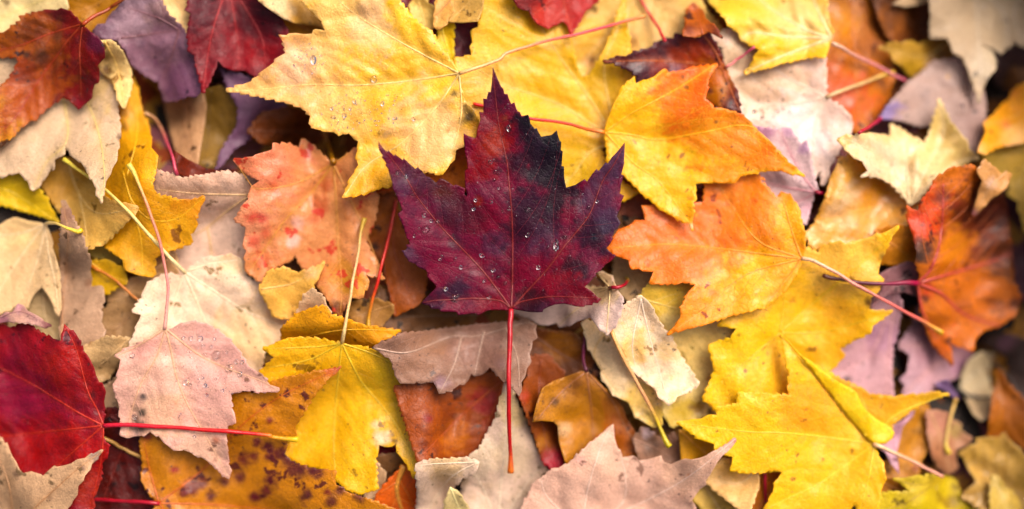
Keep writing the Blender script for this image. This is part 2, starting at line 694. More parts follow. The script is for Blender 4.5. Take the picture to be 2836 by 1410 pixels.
    if vein:
        vc = lin(vein) * 0.65 + lin(col) * 0.35 if vein != 'auto' else np.clip(lin(col) * 1.1 + 0.02, 0, 0.8)
        vc = vc * gain
        dm = bil(DM, ix0, iy0, x, y)
        w = (0.30 * np.exp(-(dm / 11) ** 2))[:, None]
        c = c * (1 - w) + vc[None] * w
    c = c * gain
    zc = bil(zg, ix0, iy0, np.array([bp[0]]), np.array([bp[1]]))[0]
    org = to_world(np.array([bp[0]]), np.array([bp[1]]), np.array([zc]))[0]
    root = bpy.data.objects.new('maple_leaf', None)
    root.empty_display_size = 0.01
    root.location = org
    COL.objects.link(root)
    root['label'] = label
    root['category'] = 'leaf'
    root['group'] = GROUP
    mat = leaf_material('leaf_tissue_' + key, lin(dark, gain), mott, speck, spots, lin(spotcol) if spotcol else lin(dark, 0.4 * gain), wet, seed % 97, rough, trans, spec)
    # image y runs down, so flip the winding to face up
    Fa = np.array(F)
    e1 = V2[Fa[:, 1]] - V2[Fa[:, 0]]
    e2 = V2[Fa[:, 2]] - V2[Fa[:, 0]]
    cr = e1[:, 0] * e2[:, 1] - e1[:, 1] * e2[:, 0]
    Fa[cr > 0] = Fa[cr > 0][:, ::-1]
    ob = mesh_obj('blade', to_world(x, y, zv), Fa, mat, root, c, True, org)
    so = ob.modifiers.new('thickness', 'SOLIDIFY')
    so.thickness = thick * PX
    so.offset = -1

    def zat(px_, py_):
        return bil(env, ix0, iy0, px_, py_) + (curl(px_, py_, len(px_) > 3) - cmin) + EPS + zoff
    if vein:
        for m in mains:
            p = smooth_path(m, 9)
            ok = inside(p[:, 0], p[:, 1], pl)
            ok[0] = True
            if not ok[1:].any():
                continue
            p = p[ok]
            if len(p) < 3:
                continue
            t = np.linspace(0, 1, len(p))
            r = vr * (1 - 0.8 * t) + 0.35
            w = to_world(p[:, 0], p[:, 1], zat(p[:, 0], p[:, 1]) + r * 0.15)
            Vt, Ft = tube(w, r * PX, 6, 0.6)
            mesh_obj('vein', Vt, Ft, M_VEIN, ob, np.tile(vc, (len(Vt), 1)), True, org)
        if secs:
            VV, FF, n0 = [], [], 0
            cc = vc * net + lin(col, gain) * (1 - net)
            for q in secs:
                p = smooth_path(q, 12) if len(q) < 4 else q
                t = np.linspace(0, 1, len(p))
                r = vr * 0.3 * (1 - 0.75 * t) + 0.12
                w = to_world(p[:, 0], p[:, 1], zat(p[:, 0], p[:, 1]) + r * 0.1)
                Vt, Ft = tube(w, r * PX, 4, 0.5)
                VV.append(Vt)
                FF.append(np.array(Ft) + n0)
                n0 += len(Vt)
            o = mesh_obj('vein_network', np.vstack(VV), np.vstack(FF), M_VEIN, ob, np.tile(cc, (n0, 1)), True, org)
            o['kind'] = 'stuff'
    sub = HF[iy0:iy1, ix0:ix1]
    np.maximum(sub, np.where(mkd, zg, -1e6), out=sub)
    LEAVES[key] = dict(ins=ins, root=root, org=org, base=bp, zb=zc, zat=zat, poly=pl, mask=mk, zg=zg)
    return root


def hash_key(s):
    h = 17
    for ch in s:
        h = (h * 131 + ord(ch)) % 1000003
    return h


def stem(key, path, cols, r0=4.2, r1=3.6, end=6.0, name='stem', lift=0.0, zs=None, grip=0.1):
    """leaf stalk of leaf `key`, lying on whatever is below it; cols = colours from blade to free end"""
    L = LEAVES[key]
    p = smooth_path(P(path), 7)
    x, y = p[:, 0], p[:, 1]
    i = np.clip(((x - GX0) / CELL).round().astype(int), 1, GW - 2)
    j = np.clip(((y - GY0) / CELL).round().astype(int), 1, GH - 2)
    h = HF[j, i]
    for di in (-1, 0, 1):
        for dj in (-1, 0, 1):
            h = np.maximum(h, HF[j + dj, i + di])
    n = len(p)
    k = min(22, max(3, n // 5))
    hp = np.pad(h, k, mode='edge')
    e = np.max(np.stack([hp[q:q + n] for q in range(2 * k + 1)]), 0)
    ep = np.pad(e, k, mode='edge')
    e = np.mean(np.stack([ep[q:q + n] for q in range(2 * k + 1)]), 0)
    t = np.linspace(0, 1, n)
    r = r0 + (r1 - r0) * np.clip(t * 1.4, 0, 1)
    # swollen foot of the stalk
    rn = np.random.RandomState(hash_key(key) % 9999)
    kn = np.interp(t, np.linspace(0, 1, 12), rn.uniform(-1, 1, 12))
    r = r * (1 + 0.10 * kn + 0.04 * rn.uniform(-1, 1, n))
    x = x + 1.6 * np.interp(t, np.linspace(0, 1, 9), rn.uniform(-1, 1, 9))
    y = y + 1.6 * np.interp(t, np.linspace(0, 1, 9), rn.uniform(-1, 1, 9))
    r = r + (end - r1) * np.exp(-((1 - t) * n / 4.0) ** 2) + 0.8 * np.exp(-(t * n / 5.0) ** 2)
    z = e + r + 1.5 + lift * np.sin(math.pi * t)
    wgt = np.clip(1 - t / grip, 0, 1) ** 2
    z0 = L['zat'](np.array([x[0]]), np.array([y[0]]))[0] if zs is None else zs
    z = z * (1 - wgt) + (z0 + r * 0.2) * wgt
    w = to_world(x, y, z)
    V, F = tube(w, r * PX, 10)
    cs = [lin(c) for c in cols]
    cc = np.zeros((n, 3))
    for q in range(3):
        cc[:, q] = np.interp(t, np.linspace(0, 1, len(cs)), [c[q] for c in cs])
    cc = cc * (0.88 + 0.2 * np.interp(t, np.linspace(0, 1, 30), rn.uniform(0, 1, 30)))[:, None]
    pig = np.vstack([np.repeat(cc, 10, 0), cc[0], cc[-1]])
    mesh_obj(name, V, F, M_STEM, L['root'], pig, True, L['org'])
    np.maximum.at(HF, (j, i), z + r)
    return w


def flap(key, name, poly, col, fold, blobs=''):
    """part of a blade folded back over the leaf: a child of leaf `key`, joined along the fold line"""
    L = LEAVES[key]
    pl0 = P(poly)
    rs = random.Random(9)
    pl = pl0
    fl = smooth_path(P(fold), 10)
    step = 9.0
    g = np.mgrid[pl[:, 0].min():pl[:, 0].max():step, pl[:, 1].min():pl[:, 1].max():step].reshape(2, -1).T
    g = g[inside(g[:, 0], g[:, 1], pl)]
    dense = []
    for i in range(len(pl)):
        a, b = pl[i], pl[(i + 1) % len(pl)]
        n = max(1, int(math.hypot(*(b - a)) / step))
        for q in range(n):
            dense.append(a + (b - a) * q / n)
    dense = np.array(dense)
    dd = np.sqrt(((g[:, None] - dense[None]) ** 2).sum(-1)).min(1)
    g = g[dd > step * .5]
    nb = len(dense)
    res = delaunay_2d_cdt([Vector(p) for p in np.vstack([dense, g])], [(i, (i + 1) % nb) for i in range(nb)], [], 1, 1e-4)
    V2 = np.array([(v[0], v[1]) for v in res[0]])
    x, y = V2[:, 0], V2[:, 1]
    df = seg_dist(x, y, [fl])
    i = np.clip(((x - GX0) / CELL).round().astype(int), 1, GW - 2)
    j = np.clip(((y - GY0) / CELL).round().astype(int), 1, GH - 2)
    hz = np.max(np.stack([HF[j + a, i + b] for a in (-1, 0, 1) for b in (-1, 0, 1)]), 0)
    # rises from the fold in a rounded bend, then lies back on the leaf
    z = hz + 3 + 9 * (1 - np.exp(-df / 9)) + 3 * waves(4, 120)(x, y)
    c = np.tile(lin(col), (len(V2), 1))
    for bx_, by_, br, hexc, st in P(blobs, 3):
        w = np.clip(1.35 - np.hypot(x - bx_, y - by_) / br, 0, 1)
        w = (w * w * (3 - 2 * w) * float(st))[:, None]
        c = c * (1 - w) + lin(hexc)[None] * w
    Fa = np.array([f for f in res[2] if len(f) == 3])
    e1 = V2[Fa[:, 1]] - V2[Fa[:, 0]]
    e2 = V2[Fa[:, 2]] - V2[Fa[:, 0]]
    cr = e1[:, 0] * e2[:, 1] - e1[:, 1] * e2[:, 0]
    Fa[cr > 0] = Fa[cr > 0][:, ::-1]
    mat = leaf_material('leaf_tissue_' + name, lin('#e0b010'), .2, .1, 0, lin('#000000'), .2, 33, .45, .2)
    o = mesh_obj(name, to_world(x, y, z), Fa, mat, L['root'], c, True, L['org'])
    o['label'] = 'bright yellow lobe folded back over the leaf'
    so = o.modifiers.new('thickness', 'SOLIDIFY')
    so.thickness = 2.2 * PX
    so.offset = -1
    np.maximum.at(HF, (j, i), z)

# ------------------------------------------------------------------ the ground and the old litter under the leaves
def build_ground():
    n = 120
    xs = np.concatenate([[-60000, -12000, -3000], np.linspace(-700, 3536, n), [6000, 15000, 63000]])
    ys = np.concatenate([[-60000, -12000, -3000], np.linspace(-700, 2110, 84), [4500, 13500, 61000]])
    X, Y = np.meshgrid(xs, ys)
    Z = terrain(X, Y) - 6
    V = np.stack([(X - CX) * PX, -(Y - CY) * PX, Z * PX], -1).reshape(-1, 3)
    w = len(xs)
    F = [(j * w + i, (j + 1) * w + i, (j + 1) * w + i + 1, j * w + i + 1) for j in range(len(ys) - 1) for i in range(w - 1)]
    o = mesh_obj('ground', V, F, M_SOIL, None, np.tile(np.array([0.04, 0.032, 0.027]), (len(V), 1)))
    o['kind'] = 'structure'
    o['label'] = 'dark humus soil under the fallen leaves'


TEMPLATE = np.array([(0, 0), (-.10, -.05), (-.26, -.10), (-.42, -.06), (-.36, .06), (-.40, .16), (-.30, .18), (-.38, .30), (-.48, .40), (-.62, .56), (-.46, .55), (-.34, .54),
                     (-.24, .46), (-.18, .50), (-.22, .64), (-.24, .72), (-.14, .74), (-.10, .88), (0, 1.1), (.10, .88), (.14, .74), (.24, .72), (.22, .64), (.18, .50), (.24, .46), (.34, .54),
                     (.46, .55), (.62, .56), (.48, .40), (.38, .30), (.30, .18), (.40, .16), (.36, .06), (.42, -.06), (.26, -.10), (.10, -.05)])


def build_litter():
    rs = random.Random(5)
    VV, FF, CC, n0 = [], [], [], 0
    tp = TEMPLATE
    n = len(tp)
    inner = np.vstack([tp * 0.55 + np.array([0, .16]), [[0, .33]]])
    pal_in = ['#7a5228', '#8e6432', '#6a3c20', '#9a7848', '#7a3a20', '#5e4028', '#a88048', '#6e4448']
    pal_out = ['#d8a838', '#c87828', '#b89070', '#8a2a20', '#d8b888', '#a86a28', '#c8a048', '#6a3038', '#d09050']
    for k in range(1900):
        if k < 260:
            x, y = rs.uniform(-150, 2990), rs.uniform(-150, 1560)
            out = False
        else:
            x, y = rs.uniform(-1600, 4400), rs.uniform(-1500, 2900)
            out = True
            near = -235 < x < 3071 and -235 < y < 1645
            if -150 < x < 2986 and -150 < y < 1560:
                continue
        sz = (rs.uniform(130, 190) if near else rs.uniform(240, 420)) if out else rs.uniform(170, 300)
        a = rs.uniform(0, 6.283)
        ca, sa = math.cos(a), math.sin(a)
        tx, ty = rs.uniform(-.12, .12), rs.uniform(-.12, .12)
        cu = rs.uniform(-.12, .25)
        pts = np.vstack([tp, inner])
        lx, ly = pts[:, 0] * sz, (pts[:, 1] - .4) * sz
        X = x + ca * lx - sa * ly
        Y = y + sa * lx + ca * ly
        z = terrain(X, Y) * (0.0 if out else 1) + (rs.uniform(10, 90) if out else rs.uniform(-4, 6)) + tx * lx * (1 if out else .25) + ty * ly * (1 if out else .25) + cu * (lx ** 2 + ly ** 2) / sz * (1 if out else .2)
        z = np.maximum(z, terrain(X, Y) - 2) if not out else z
        VV.append(np.stack([(X - CX) * PX, -(Y - CY) * PX, z * PX], -1))
        f = []
        for i in range(n):
            i2 = (i + 1) % n
            f.append((i, i2, n + i2))
            f.append((i, n + i2, n + i))
            f.append((n + i, n + i2, 2 * n))
        FF.append(np.array(f)[:, ::-1] + n0)
        n0 += len(pts)
        c = lin(rs.choice(pal_out if out else pal_in), rs.uniform(.7, 1.0) if out else rs.uniform(.95, 1.4))
        CC.append(np.tile(c, (len(pts), 1)) * np.random.RandomState(k).uniform(.8, 1.15, (len(pts), 1)))
    o = mesh_obj('leaf_litter', np.vstack(VV), np.vstack(FF), M_LITTER, None, np.vstack(CC))
    o['kind'] = 'stuff'
    o['label'] = 'decaying brown leaf litter showing only in the gaps between the fresh leaves'
    o['category'] = 'leaf litter'


build_ground()
build_litter()

# ------------------------------------------------------------------ the leaves, lowest first
# ---- deep layer
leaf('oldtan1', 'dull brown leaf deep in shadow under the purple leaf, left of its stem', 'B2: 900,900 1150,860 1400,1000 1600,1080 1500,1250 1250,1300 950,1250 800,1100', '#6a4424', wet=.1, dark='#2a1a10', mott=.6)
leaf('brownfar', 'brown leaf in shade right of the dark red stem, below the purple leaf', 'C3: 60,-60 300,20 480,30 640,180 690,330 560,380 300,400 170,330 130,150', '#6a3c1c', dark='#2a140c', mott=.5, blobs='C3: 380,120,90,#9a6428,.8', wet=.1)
leaf('goldback', 'golden brown leaf at the top edge behind the red stem, left', 'A1: 430,-120 900,-120 900,60 760,250 640,330 520,200 400,100', '#b07c34', wet=.1, dark='#7a4818')
leaf('creamcorner', 'pale cream leaf filling the very top left corner', 'A1: -160,-160 470,-140 480,70 300,200 120,300 -40,330 -160,200', '#f0dca8', 'A1: 600,-100 250,20 -60,160', vein='#ecd890', dark='#b89a58', mott=.2, blobs='A1: 45,20,26,#5a3a20,.8')
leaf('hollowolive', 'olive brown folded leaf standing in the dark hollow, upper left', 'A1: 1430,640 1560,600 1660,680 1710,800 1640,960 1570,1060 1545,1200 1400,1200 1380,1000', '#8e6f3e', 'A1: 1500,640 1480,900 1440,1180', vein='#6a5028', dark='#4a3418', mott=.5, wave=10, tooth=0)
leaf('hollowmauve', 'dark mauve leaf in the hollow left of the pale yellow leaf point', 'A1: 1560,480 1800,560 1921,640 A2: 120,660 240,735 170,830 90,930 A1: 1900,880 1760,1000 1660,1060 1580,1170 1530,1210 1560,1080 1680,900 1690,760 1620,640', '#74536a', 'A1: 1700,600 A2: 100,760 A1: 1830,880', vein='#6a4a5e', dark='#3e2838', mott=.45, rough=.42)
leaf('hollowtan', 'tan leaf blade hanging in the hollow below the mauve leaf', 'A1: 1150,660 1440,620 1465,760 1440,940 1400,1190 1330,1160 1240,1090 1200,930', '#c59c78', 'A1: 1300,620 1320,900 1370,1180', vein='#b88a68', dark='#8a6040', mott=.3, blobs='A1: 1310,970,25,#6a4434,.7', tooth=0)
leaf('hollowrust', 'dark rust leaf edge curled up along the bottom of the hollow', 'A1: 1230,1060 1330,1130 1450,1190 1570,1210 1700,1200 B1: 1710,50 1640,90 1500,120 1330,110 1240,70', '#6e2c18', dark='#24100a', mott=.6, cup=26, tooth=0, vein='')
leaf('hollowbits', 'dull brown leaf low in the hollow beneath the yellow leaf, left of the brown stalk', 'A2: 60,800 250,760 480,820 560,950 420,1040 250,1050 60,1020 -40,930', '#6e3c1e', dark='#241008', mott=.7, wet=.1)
leaf('peachbit', 'peach leaf sliver wedged between the mauve and the crimson leaf at the top', 'A1: 1100,-120 1300,-120 1350,60 1400,160 1380,300 1310,250 1200,130', '#f3cf98', dark='#d8a060', mott=.15)
leaf('mauve', 'mauve purple folded leaf between red leaf and crimson leaf, upper left', 'A1: 1000,-140 870,10 810,80 760,130 745,165 690,170 655,230 720,275 830,285 890,360 900,400 935,470 1050,545 1120,575 1140,650 1155,728 1260,712 1320,685 1400,680 1440,640 1420,480 1360,300 1290,190 1200,110 1120,-40',
     '#8e6a78', 'A1: 860,270 1050,245 1270,212 | 1270,212 1210,420 1150,560 | 1270,212 1130,130 920,60', vein='#7a4a48', dark='#4c3550', mott=.45, blobs='A1: 960,90,150,#ac929c,.8 1180,80,90,#8a6a58,.6 1330,560,140,#744a62,.8 760,230,70,#6a5060,.6', rough=.36, wet=.4, wave=9, puff=5)
leaf('brownslip', 'brown gold leaf under the big yellow leaf beside the crimson leaf', 'A2: 190,100 420,140 620,160 640,320 420,330 260,300 210,220', '#bd8a3c', dark='#7a5020', mott=.3)
leaf('crimson', 'deep crimson leaf at the top edge with two points hanging down', 'A1: 1360,-150 1330,30 1305,70 1350,95 1325,230 1340,370 1378,395 1392,480 1425,590 1438,662 1480,590 1520,500 1545,430 1600,480 1680,500 1740,500 1830,560 A2: 60,560 180,450 260,380 250,220 200,120 60,-20 -40,-150',
     '#7a1426', 'A1: 1620,-130 1500,250 1440,640 | 1620,-130 1680,250 1700,480 | 1620,-130 1850,250 1880,500', vein='#a82a28', dark='#3a0a18', mott=.5, blobs='A1: 1450,20,120,#4a1020,.8 1850,330,110,#98182a,.7 A2: 40,120,150,#4a0c1c,.9', rough=.5, wet=.08)
leaf('beigeroll', 'beige rolled leaf with a dark rim at the top edge above the crimson leaf', 'A2: -60,-130 40,8 130,75 220,135 300,165 420,178 475,190 540,230 640,230 620,-130', '#dfc08a', 'A2: 200,-130 350,40 500,190', vein='#c89a50', dark='#a87830', mott=.25, blobs='A2: 470,100,150,#b98a3c,.8 190,40,80,#ecd6ae,.6 250,168,30,#4a2428,.9 150,110,28,#4a2428,.9 350,186,26,#5a3428,.9 60,30,24,#4a2428,.9', tooth=0, cup=14)
# ---- left middle, low
leaf('peachback', 'pale peach leaf behind the golden one, left of the red spotted leaf', 'B1: 1080,40 1300,110 1600,60 1850,120 1960,200 1940,520 1850,760 1600,820 1300,840 1100,760 1000,500 1040,200', '#ecd0bc', 'B1: 1780,230 1640,320 1470,460 1340,530 1100,660 | 1470,460 1500,660 1490,780 | 1780,230 1400,220 1100,190', vein='#d8b070', dark='#b08a68', mott=.2, blobs='B1: 1250,160,200,#d0a488,.6 1600,180,150,#cc9e84,.4 1660,590,16,#5a3a28,.9', gap=70)  # two duller blobs along the top paint shadow into the leaf colour
leaf('tanlow', 'tan leaf low under the golden leaf tip, left of the cream leaf', 'B1: 740,950 860,850 1030,790 1150,640 1250,640 1260,800 1100,900 980,960 760,1000', '#cfa77c', mott=.25, dark='#9a7048', blobs='B1: 1130,690,70,#8a5a38,.7')
leaf('greenish', 'olive green leaf scrap below the golden beige leaf tip', 'B1: 560,520 850,440 900,560 850,720 700,680 600,650', '#b09a58', 'B1: 740,480 800,590 830,690', vein='#c8b070', dark='#6a5428', mott=.35)
leaf('yellowscrap', 'small yellow leaf scrap behind a thin brown stem, left', 'B1: 630,700 760,690 880,760 900,850 740,940 640,900', '#d9ae2c', dark='#8a6a20', mott=.35)
leaf('tanshade', 'shaded tan leaf between the grey brown wrinkled leaf and the cream leaf', 'B1: 700,1060 850,960 1010,930 1020,1100 980,1200 960,1330 700,1330 690,1180', '#a98762', 'B1: 1000,980 860,1150 720,1260', dark='#6a4a30', mott=.35, vein='#8a6444')
stem('yellowscrap', 'B1: 640,730 760,800 880,890 985,985', ['#b8722e', '#c07a38'], 4, 4, 4)
leaf('goldenleft', 'golden yellow leaf with orange tips behind two crossing stems, left', 'A1: 945,535 970,610 985,680 1010,790 1050,880 1068,960 1072,1045 1108,1085 1112,1180 B1: 1105,60 1083,150 1100,228 1180,240 1260,262 1350,268 1452,243 1420,320 1390,400 1405,440 1350,510 1358,575 1250,615 1160,640 1100,680 1096,800 1000,805 950,790 893,768 868,690 820,660 700,560 720,200 A1: 780,1000 830,820 900,720',
     '#e4aa38', 'B1: 870,60 930,260 1060,400 1250,400 1440,250 | 870,60 940,320 1000,560 1010,780 | A1: 900,1250 970,950 955,600', vein='#e8bc58', dark='#b8741c', mott=.35, blobs='B1: 1400,280,110,#d98a24,.7 1300,540,80,#e0a848,.6 A1: 880,900,40,#4a2c18,.7 860,780,40,#5a2818,.8 1000,800,80,#d8a038,.7 B1: 990,720,110,#d8a850,.7', speck=.3)
leaf('goldbeige', 'golden beige leaf under the cream stalk, left of the golden yellow leaf', 'B1: 260,120 420,-40 650,-40 700,200 780,268 900,290 985,320 930,395 850,470 740,580 610,617 560,540 480,420 380,300', '#d6ae6a', 'B1: 470,-40 560,220 700,360 970,322 | 560,220 600,420 620,600', vein='#d8bc84', dark='#a87838', mott=.3, blobs='B1: 400,120,150,#b98838,.7 900,340,80,#d8a868,.6 570,370,14,#5a3a20,.7')
leaf('yellowleft', 'yellow leaf with a point to the right at the left edge', 'B1: -160,80 0,95 140,60 220,100 270,180 340,270 360,320 428,440 370,412 290,382 150,342 15,303 -80,330 -160,310', '#e3c03a', 'B1: -120,160 100,220 420,435', vein='#e8cc60', dark='#b8901c', mott=.25)
leaf('shadebeige', 'shaded beige leaf behind the peach leaf, above the red leaf at the left edge', 'B1: 180,980 300,860 450,950 460,1200 440,1330 250,1280 60,1200 60,1080', '#bba37c', dark='#6a5232', mott=.35)
leaf('greybrown', 'grey brown wrinkled curled leaf standing upright along the left side', 'B1: 440,265 490,320 530,415 585,515 605,600 640,690 638,775 655,830 645,880 725,878 742,975 712,1050 718,1130 742,1180 735,1290 C1: 735,110 640,160 560,120 440,200 B1: 420,1200 440,980 420,650 430,420',
     '#b99a80', 'B1: 435,1280 445,1000 470,720 480,500 445,290', vein='#a87850', dark='#806048', mott=.4, wave=9, cup=16, blobs='B1: 470,360,60,#9a7468,.8 640,860,50,#8a6048,.6 680,1100,110,#c8a68a,.6 515,825,12,#4a2c20,.9', puff=6, stiff=9)
leaf('beigescrap', 'beige leaf scrap between the red leaf and the pink leaf, left', 'C1: 560,140 740,60 925,65 930,160 850,250 760,360 705,392 640,300', '#cfae82', 'C1: 920,70 780,200 690,270', dark='#8a6840', mott=.3, blobs='C1: 640,100,30,#7a5020,.7')
leaf('beigescrap2', 'pale beige leaf scrap just above the red stem, beside the pink leaf', 'C1: 720,420 840,340 900,480 880,650 820,640 730,630', '#c6a687', dark='#8a6a50', mott=.25)
leaf('cream', 'large cream leaf with a long pale stalk, left of centre', 'B1: 1310,780 1290,803 1200,788 1130,808 1040,860 1005,960 933,1050 1000,1082 985,1120 960,1190 915,1290 C1: 920,230 1000,500 1400,600 1700,420 1760,340 1850,300 1875,180 C2: 120,130 220,90 300,75 438,72 400,20 B2: 390,1190 350,1130 310,1075 250,1020 180,962 150,920 100,880 0,828 B1: 1921,882 1830,862 1745,800 1712,690 1650,655 1450,678 1370,735',
     '#f2dac0', 'B1: 1310,780 1500,900 1700,1030 1921,1130 C2: 420,65 | B1: 1305,785 1370,930 1450,1130 C1: 1600,400 | B1: 1300,795 1250,930 1210,1050 C1: 1000,300 | B1: 1330,770 1500,720 1690,690', vein='#f2e2c0', dark='#d8b078', mott=.22, blobs='B1: 1800,1230,200,#ecc898,.7 1650,700,70,#ecc898,.6 C2: 50,150,90,#e8c898,.5', gap=60, wave=6)
stem('cream', 'B1: 1310,780 1110,570 930,370 740,188 640,110 540,40 A1: 490,1150 455,1128', ['#f0e0b0', '#e8d494', '#e6cf80', '#ecd870'], 5.0, 4.2, 7)
leaf('creamgrey', 'greyish cream leaf with downward points under the red orange leaf, upper left', 'A1: 600,420 700,520 780,580 832,700 835,800 855,900 845,990 835,1060 822,1150 B1: 795,40 785,80 752,130 742,190 715,292 692,245 680,180 650,120 600,40 A1: 570,1150 500,1105 462,1030 445,1105 385,1130 365,1215 B1: 372,20 345,72 300,130 283,172 235,202 195,130 135,72 65,82 0,105 -160,60 A1: -180,900 -180,560 0,400 200,330',
     '#d6bc9e', 'A1: 380,400 600,700 700,950 740,1240 B1: 716,270 | A1: 380,400 480,950 330,1150 B1: 240,180 | A1: 380,400 180,700 -60,1100', vein='#e0c878', dark='#c0a070', mott=.25, blobs='A1: 650,600,110,#d8b878,.6 680,900,30,#c89868,.5 850,970,26,#4a3020,.9 575,978,8,#3a2818,.9 670,910,12,#8a5a48,.6 B1: 720,140,60,#d0b8a0,.6', gap=64)
leaf('smallpeach', 'small curled peach leaf with black stains beside the red orange leaf', 'A1: 690,270 720,285 800,292 872,372 882,392 908,450 928,490 938,600 912,690 882,772 838,720 822,640 790,560 740,530 690,480 680,380', '#f2d59a', 'A1: 740,290 830,480 880,760', vein='#e8c070', dark='#c88a30', mott=.25, blobs='A1: 760,500,55,#3a2416,.95 750,410,35,#5a3818,.8 790,620,40,#e0b030,.6 690,470,50,#4a3018,.7', cup=14, amp=4)
leaf('redorange', 'red and orange leaf with black mottling at the left edge, top left', 'A1: 585,172 530,120 480,75 430,55 400,70 340,66 260,85 130,115 145,145 70,195 20,230 -60,270 -140,380 -60,420 0,408 110,405 125,440 70,550 0,610 -100,700 -180,860 -160,1130 -60,1080 0,1045 90,970 150,900 215,855 240,858 330,765 440,695 490,712 510,735 555,780 600,740 640,705 655,640 668,600 695,590 702,490 690,470 728,425 738,340 705,275 640,225 600,190',
     '#7e1c1e', 'A1: 585,172 480,290 370,440 240,620 100,840 -60,1000 | 585,172 565,350 570,500 575,690 | 585,172 350,240 150,320 -60,370', vein='#b8522a', dark='#3c1420', mott=.5, speck=.9, blobs='A1: 150,320,230,#9c540c,1 60,290,150,#ac600a,.95 230,230,70,#5a2a18,.7 60,860,200,#c8820a,1 -20,1000,220,#d0900c,1 210,680,190,#b05a0c,.95 300,400,60,#2a2420,.7 190,390,40,#2a2420,.8 400,260,45,#2a2420,.6 420,110,60,#4a1818,.7 680,300,70,#5a2240,.7 560,730,60,#8e1c34,.6 120,480,80,#a04818,.8', rough=.48, wet=.12, wave=9, puff=6, step=7, gain=.85)
stem('redorange', 'A1: 585,175 680,110 800,45 900,-30 1000,-110', ['#a84a24', '#8a4420', '#7a4a28'], 5, 4.5, 5)
leaf('peachleft', 'smooth peach leaf with a curved stalk at the left edge', 'B1: 320,440 290,428 200,415 90,390 40,412 0,440 -120,470 -180,700 -180,1000 -80,1080 0,1085 30,1060 75,1060 100,1025 150,1062 200,1030 215,980 240,935 265,910 295,886 330,930 370,1000 385,1060 415,1102 430,1050 428,900 420,770 395,680 370,600 345,480',
     '#e8c89c', 'B1: 318,440 180,620 60,800 -60,1000 | 318,440 345,650 390,850 415,1080 | 318,440 150,500 -100,520 | 318,440 280,640 190,900', vein='#f2dcb4', dark='#d8a868', mott=.2, speck=.15, blobs='B1: 180,480,120,#e8c890,.5 335,800,7,#6a4828,.9 180,750,6,#6a4828,.7', tooth=26, wave=5)
stem('peachleft', 'B1: 318,445 335,430 370,430 440,450 500,475 550,492 578,478', ['#f0dcb0', '#ecd080', '#e8c840'], 4, 3.6, 7, lift=14)
stem('hollowrust', 'A1: 1255,1250 1235,1160 1200,1050 1160,950 1130,890 1085,835 1030,800', ['#b04858', '#b84a5c', '#c05868', '#c89070', '#d0a880'], 4.6, 4.2, 5)
# ---- centre left and bottom left
leaf('rustshadow', 'brown orange leaf in the shade of the large purple leaf, left, with a red stem', 'A2: 700,1150 900,1200 1000,1250 B2: 1010,230 1040,400 1100,560 1240,800 1215,960 1180,1010 1010,1092 992,1000 950,860 930,720 860,650 780,560 760,330', '#a0581e', 'B2: 1020,255 1000,600 1100,900 | 1020,255 930,650 1000,1060', vein='#8a3c18', dark='#4a240e', mott=.5, blobs='B2: 1050,800,130,#8a4a20,.6 900,420,90,#b06a24,.6 870,600,40,#241a14,.9', wet=.1)
leaf('tancurl', 'small tan curled leaf beside the green tipped end of the red stem', 'B2: 680,1000 760,975 870,965 1000,1010 985,1080 900,1175 760,1150 680,1110', '#a67c4c', dark='#5a3c20', mott=.4, wet=.1)
leaf('orangeslip', 'orange leaf showing between the pale yellow leaf and the left side of the purple leaf', 'A2: 1380,1000 1520,900 1640,1050 1650,1280 B2: 1600,100 1500,200 1350,200 1180,120 1000,200 860,230 850,180 1000,60 1240,30 A2: 1300,1150', '#cc7212', dark='#8a3c0c', mott=.4, blobs='B2: 1400,60,120,#d88414,.6 900,210,50,#b86410,.7')
leaf('redspotted', 'orange leaf with red blotches and a dark foot, left of the purple leaf', 'A2: 575,1158 555,1160 500,1105 420,1025 345,985 330,1048 250,1020 140,1018 138,1060 80,1080 0,1112 A1: 1650,1138 1690,1185 1720,1215 B1: 1740,80 1840,130 1775,180 1762,260 1700,340 1664,412 1742,460 1735,520 1728,612 1748,625 1740,700 1742,775 1835,842 1921,862 B2: 40,835 100,800 180,735 285,690 300,650 330,720 400,790 470,900 540,985 575,1070 622,1105 660,1010 700,960 770,962 825,860 800,790 932,832 905,760 880,680 832,620 802,560 860,420 900,250 820,120 A2: 820,1240 780,1100 740,1045 680,1085',
     '#d89668', 'A2: 572,1160 B2: 300,150 0,180 B1: 1700,40 | A2: 572,1160 B2: 400,230 220,420 40,680 -60,820 | A2: 572,1160 B2: 590,250 605,560 630,850 622,1080 | A2: 572,1160 B2: 720,320 830,560 920,820 | A2: 572,1160 680,1090', vein='#c89044', dark='#b0542a', mott=.4, spots=.55, spotcol='#c4483c', blobs='B2: 60,60,150,#dc8a6c,.8 A2: 100,1180,200,#dc8a6c,.8 B2: -40,420,180,#e29a7c,.7 0,390,50,#cc4a44,.8 150,170,40,#c85a48,.7 B1: 1850,400,45,#c84848,.8 1800,560,60,#cc5048,.7 1880,500,50,#cc5844,.7 1840,690,50,#cc5444,.6 B2: 440,390,60,#c05838,.7 520,160,60,#a84a2c,.7 470,320,60,#b85038,.7 720,280,80,#b86838,.5 620,780,90,#c08a2c,.7 610,1030,60,#2a1810,.95 650,900,40,#7a4a20,.7 740,880,70,#d8a040,.6 320,420,60,#ecc8c0,.5 280,560,50,#e8c4c0,.6', wet=.7, rough=.4, wave=9, puff=5)  # red blotches are its own; the two pinkish white blobs are painted sheen
stem('redspotted', 'A2: 572,1165 555,1090 530,1010 500,930', ['#a87838', '#9a6a30'], 7, 6, 6)
